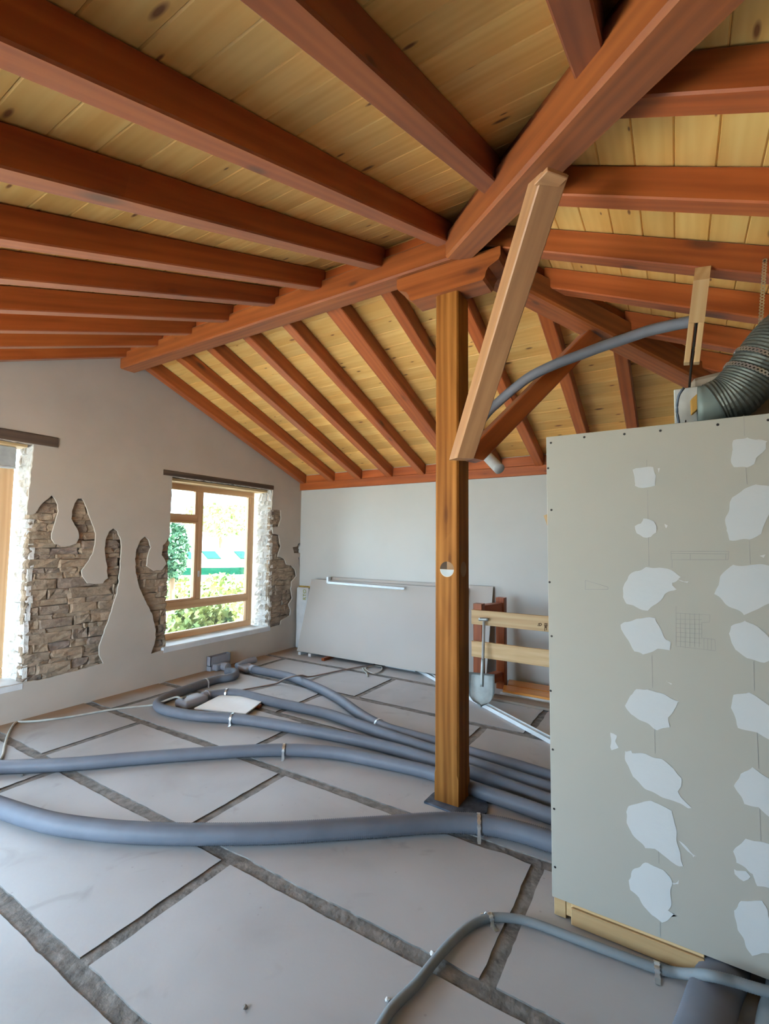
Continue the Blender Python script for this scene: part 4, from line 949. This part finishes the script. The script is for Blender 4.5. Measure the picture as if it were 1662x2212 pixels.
def ring_band(centers, normals, name, par, ro=.011, ri=.0048, t=.0018):
    bm = bmesh.new()
    for (c, n, dvec) in centers:
        n = n.normalized(); x = dvec.normalized(); y = n.cross(x).normalized(); N = 10
        A = []
        for rr, h in ((ro, 0), (ri, 0), (ri, t), (ro, t)):
            A.append([bm.verts.new(c+x*(math.cos(2*pi*k/N)*rr)+y*(math.sin(2*pi*k/N)*rr*.9)+n*h) for k in range(N)])
        for q in range(4):
            P_, Q_ = A[q], A[(q+1) % 4]
            for k in range(N): bm.faces.new((P_[k], P_[(k+1) % N], Q_[(k+1) % N], Q_[k]))
    return from_bm(name, bm, 'steel', par)
hg = empty('hanger_band', PY(1652, 565, 2.80), 'perforated steel band hanging from a rafter to carry the aluminium duct', 'strap')
a, b = PY(1653, 562, 2.80), PY(1641, 738, yd-.03); n_ = int((b-a).length/.0185)
L = [(a.lerp(b, i/n_)-hg.location, Vector((0, -1, 0)), b-a) for i in range(n_+1)]
ring_band(L, None, 'band', hg)
bm = bmesh.new(); bmesh.ops.create_cone(bm, cap_ends=True, segments=8, radius1=.006, radius2=.005, depth=.006, matrix=Matrix.Rotation(pi/2, 4, 'X')); from_bm('nail', bm, 'dark', hg, Matrix.Translation((0, -.004, 0)))
def around(i, t):
    p = ax[i].lerp(ax[i+1], t); dd = (ax[i+1]-ax[i]).normalized(); s = dd.cross(Vector((0, 1, 0))).normalized(); f = Vector((0, -1, 0)); f = (f-dd*f.dot(dd)).normalized(); out = []
    for k in range(26):
        an = -1.6+k*3.4/25*1.0; nv = (s*math.sin(an)+f*math.cos(an)).normalized(); out.append((p+nv*.115-hg.location, nv, dd.cross(nv)))
    return out
ring_band(around(2, .75), None, 'wrap', hg); ring_band(around(2, .05), None, 'wrap', hg)

# ------------------------------------------------------------------ outside: what the window shows
GZ = -2.9
gd = bpy.data.meshes.new('ground'); gd.from_pydata([(-90, -60, GZ), (60, -60, GZ), (60, 90, GZ), (-90, 90, GZ)], [], [(0, 1, 2, 3)])
g_ = put('ground', gd, 'ground'); tag(g_, 'garden ground outside the windows', None, None, 'structure')
M['bounce_slab'] = plain('pale_bounce_slab', (.64, .61, .56), .9, 0, 2, .06, .2, 20)  # unseen pale slab, added behind the camera to bounce sunlight onto the ceiling
tag(box('bounce_slab', (-8.5, -9.0, -.45), (2.0, YF-.31, -.22), 'bounce_slab'), 'added pale slab outside the front opening, out of view, bouncing sunlight indoors', None, None, 'structure')
def foliage(par, c, rad, n, size, mat, seed, name='foliage'):
    rn = random.Random(seed); vs, fs = [], []
    for i in range(n):
        while True:
            u = Vector((rn.uniform(-1, 1), rn.uniform(-1, 1), rn.uniform(-1, 1)))
            if u.length <= 1 and u.length > .35: break
        lump = 1+.28*noise.noise(u.normalized()*2.3+Vector((seed, 0, 0)))
        p = Vector((u.x*rad[0], u.y*rad[1], u.z*rad[2]))*lump+Vector(c)
        a = Vector((rn.uniform(-1, 1), rn.uniform(-1, 1), rn.uniform(-1, 1))).normalized(); b = a.orthogonal().normalized(); s = size*rn.uniform(.6, 1.3)
        k = len(vs); vs += [p-a*s, p+b*s*.5, p+a*s, p-b*s*.5]; fs.append((k, k+1, k+2, k+3))
    me = bpy.data.meshes.new(name); me.from_pydata(vs, [], fs); o = put(name, me, mat, par); o['kind'] = 'stuff'; return o
def outside(px, py, dist):
    d = ray(px, py); return O+d*dist/math.hypot(d.x, d.y)
def plant(name, px, py, dist, rad, n, size, mat, seed, label, cat, grp=None):
    c = outside(px, py, dist); o = empty(name, (c.x, c.y, GZ), label, cat, grp)
    foliage(o, (0, 0, c.z-GZ), rad, n, size, mat, seed)
    tube('trunk', [(0, 0, 0), (.03, 0, (c.z-GZ)*.5), (0, 0, c.z-GZ)], .05+.03*rad[0], 'bark', o, .3, 0, 8)
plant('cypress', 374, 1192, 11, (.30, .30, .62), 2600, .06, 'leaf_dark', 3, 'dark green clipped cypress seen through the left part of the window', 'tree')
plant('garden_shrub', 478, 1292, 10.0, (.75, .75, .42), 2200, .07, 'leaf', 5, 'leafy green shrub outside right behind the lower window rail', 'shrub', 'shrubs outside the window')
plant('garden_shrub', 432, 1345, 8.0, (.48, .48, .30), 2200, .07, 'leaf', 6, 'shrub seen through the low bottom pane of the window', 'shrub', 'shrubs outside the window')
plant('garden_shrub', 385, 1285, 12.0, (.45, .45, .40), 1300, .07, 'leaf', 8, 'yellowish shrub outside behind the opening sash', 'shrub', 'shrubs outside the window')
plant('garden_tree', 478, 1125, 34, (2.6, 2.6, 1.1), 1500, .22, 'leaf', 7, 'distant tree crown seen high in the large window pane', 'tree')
hp_ = outside(470, 1215, 27)
hs = empty('market_pavilion', (hp_.x, hp_.y, GZ), 'distant pale pavilion with a green roof edge and arches beyond the garden', 'building')
dirv = Vector((hp_.y, -hp_.x, 0)).normalized(); HM = frame((0, 0, 0), dirv)
zb_ = hp_.z-GZ
bm = box_bm(-6, 6, 0, 3, 0, zb_-.35); from_bm('wall', bm, 'render_white', hs, HM)
bm = bmesh.new(); rp = [(-.5, zb_-.5), (-.5, zb_-.25), (1.6, zb_+.75), (3.4, zb_-.3)]
va = [bm.verts.new((-6.2, y, z)) for y, z in rp]; vb = [bm.verts.new((6.2, y, z)) for y, z in rp]
bm.faces.new(va); bm.faces.new(vb[::-1])
for i in range(4): bm.faces.new((va[i], va[(i+1) % 4], vb[(i+1) % 4], vb[i]))
from_bm('roof', bm, 'render_white', hs, HM)
from_bm('fascia', box_bm(-6.25, 6.25, -.56, -.5, zb_-.62, zb_-.24), 'awning', hs, HM)
for i in range(7):
    x = -5.6+i*1.7; bm = bmesh.new(); w_ = 1.1 if i % 3 else .7
    P4 = [(x, .35, zb_+.165), (x+w_, .35, zb_+.165), (x+w_-.35, 1.15, zb_+.545), (x-.35, 1.15, zb_+.545)]
    lo = [bm.verts.new(q) for q in P4]; hi = [bm.verts.new((q[0], q[1], q[2]+.05)) for q in P4]
    bm.faces.new(hi); bm.faces.new(lo[::-1])
    for k in range(4): bm.faces.new((lo[k], lo[(k+1) % 4], hi[(k+1) % 4], hi[k]))
    from_bm('roof_panel', bm, 'awning', hs, HM)
for i in range(9):
    x = -5.4+i*1.35; ring = [(x+.5*math.cos(a), zb_-1.2+.5*math.sin(a)) for a in [pi*k/8 for k in range(9)]]+[(x-.5, 0), (x+.5, 0)]
    prism('arch', ring[::-1], .05, 'render_white', HM @ Matrix(((1, 0, 0, 0), (0, 0, -1, -.01), (0, 1, 0, 0), (0, 0, 0, 1))), hs)

# ------------------------------------------------------------------ daylight portals in the openings (sampling aid only; they give no light of their own)
def portal(loc, sx, sy, rot):
    l = bpy.data.lights.new('portal', 'AREA'); l.shape = 'RECTANGLE'; l.size, l.size_y = sx, sy; l.cycles.is_portal = True
    o = bpy.data.objects.new('portal', l); COL.objects.link(o); o.location = loc; o.rotation_euler = rot
portal((-3.35, YF-.32, 1.0), 3.2, 2.0, (pi/2, 0, 0))
portal((-5.72, 4.27, 1.4), 2.1, 1.7, (0, -pi/2, 0))
portal((-5.72, 1.2, 1.42), 2.2, 1.7, (0, -pi/2, 0))
portal((-5.72, -.55, 1.18), 1.7, 1.05, (0, -pi/2, 0))
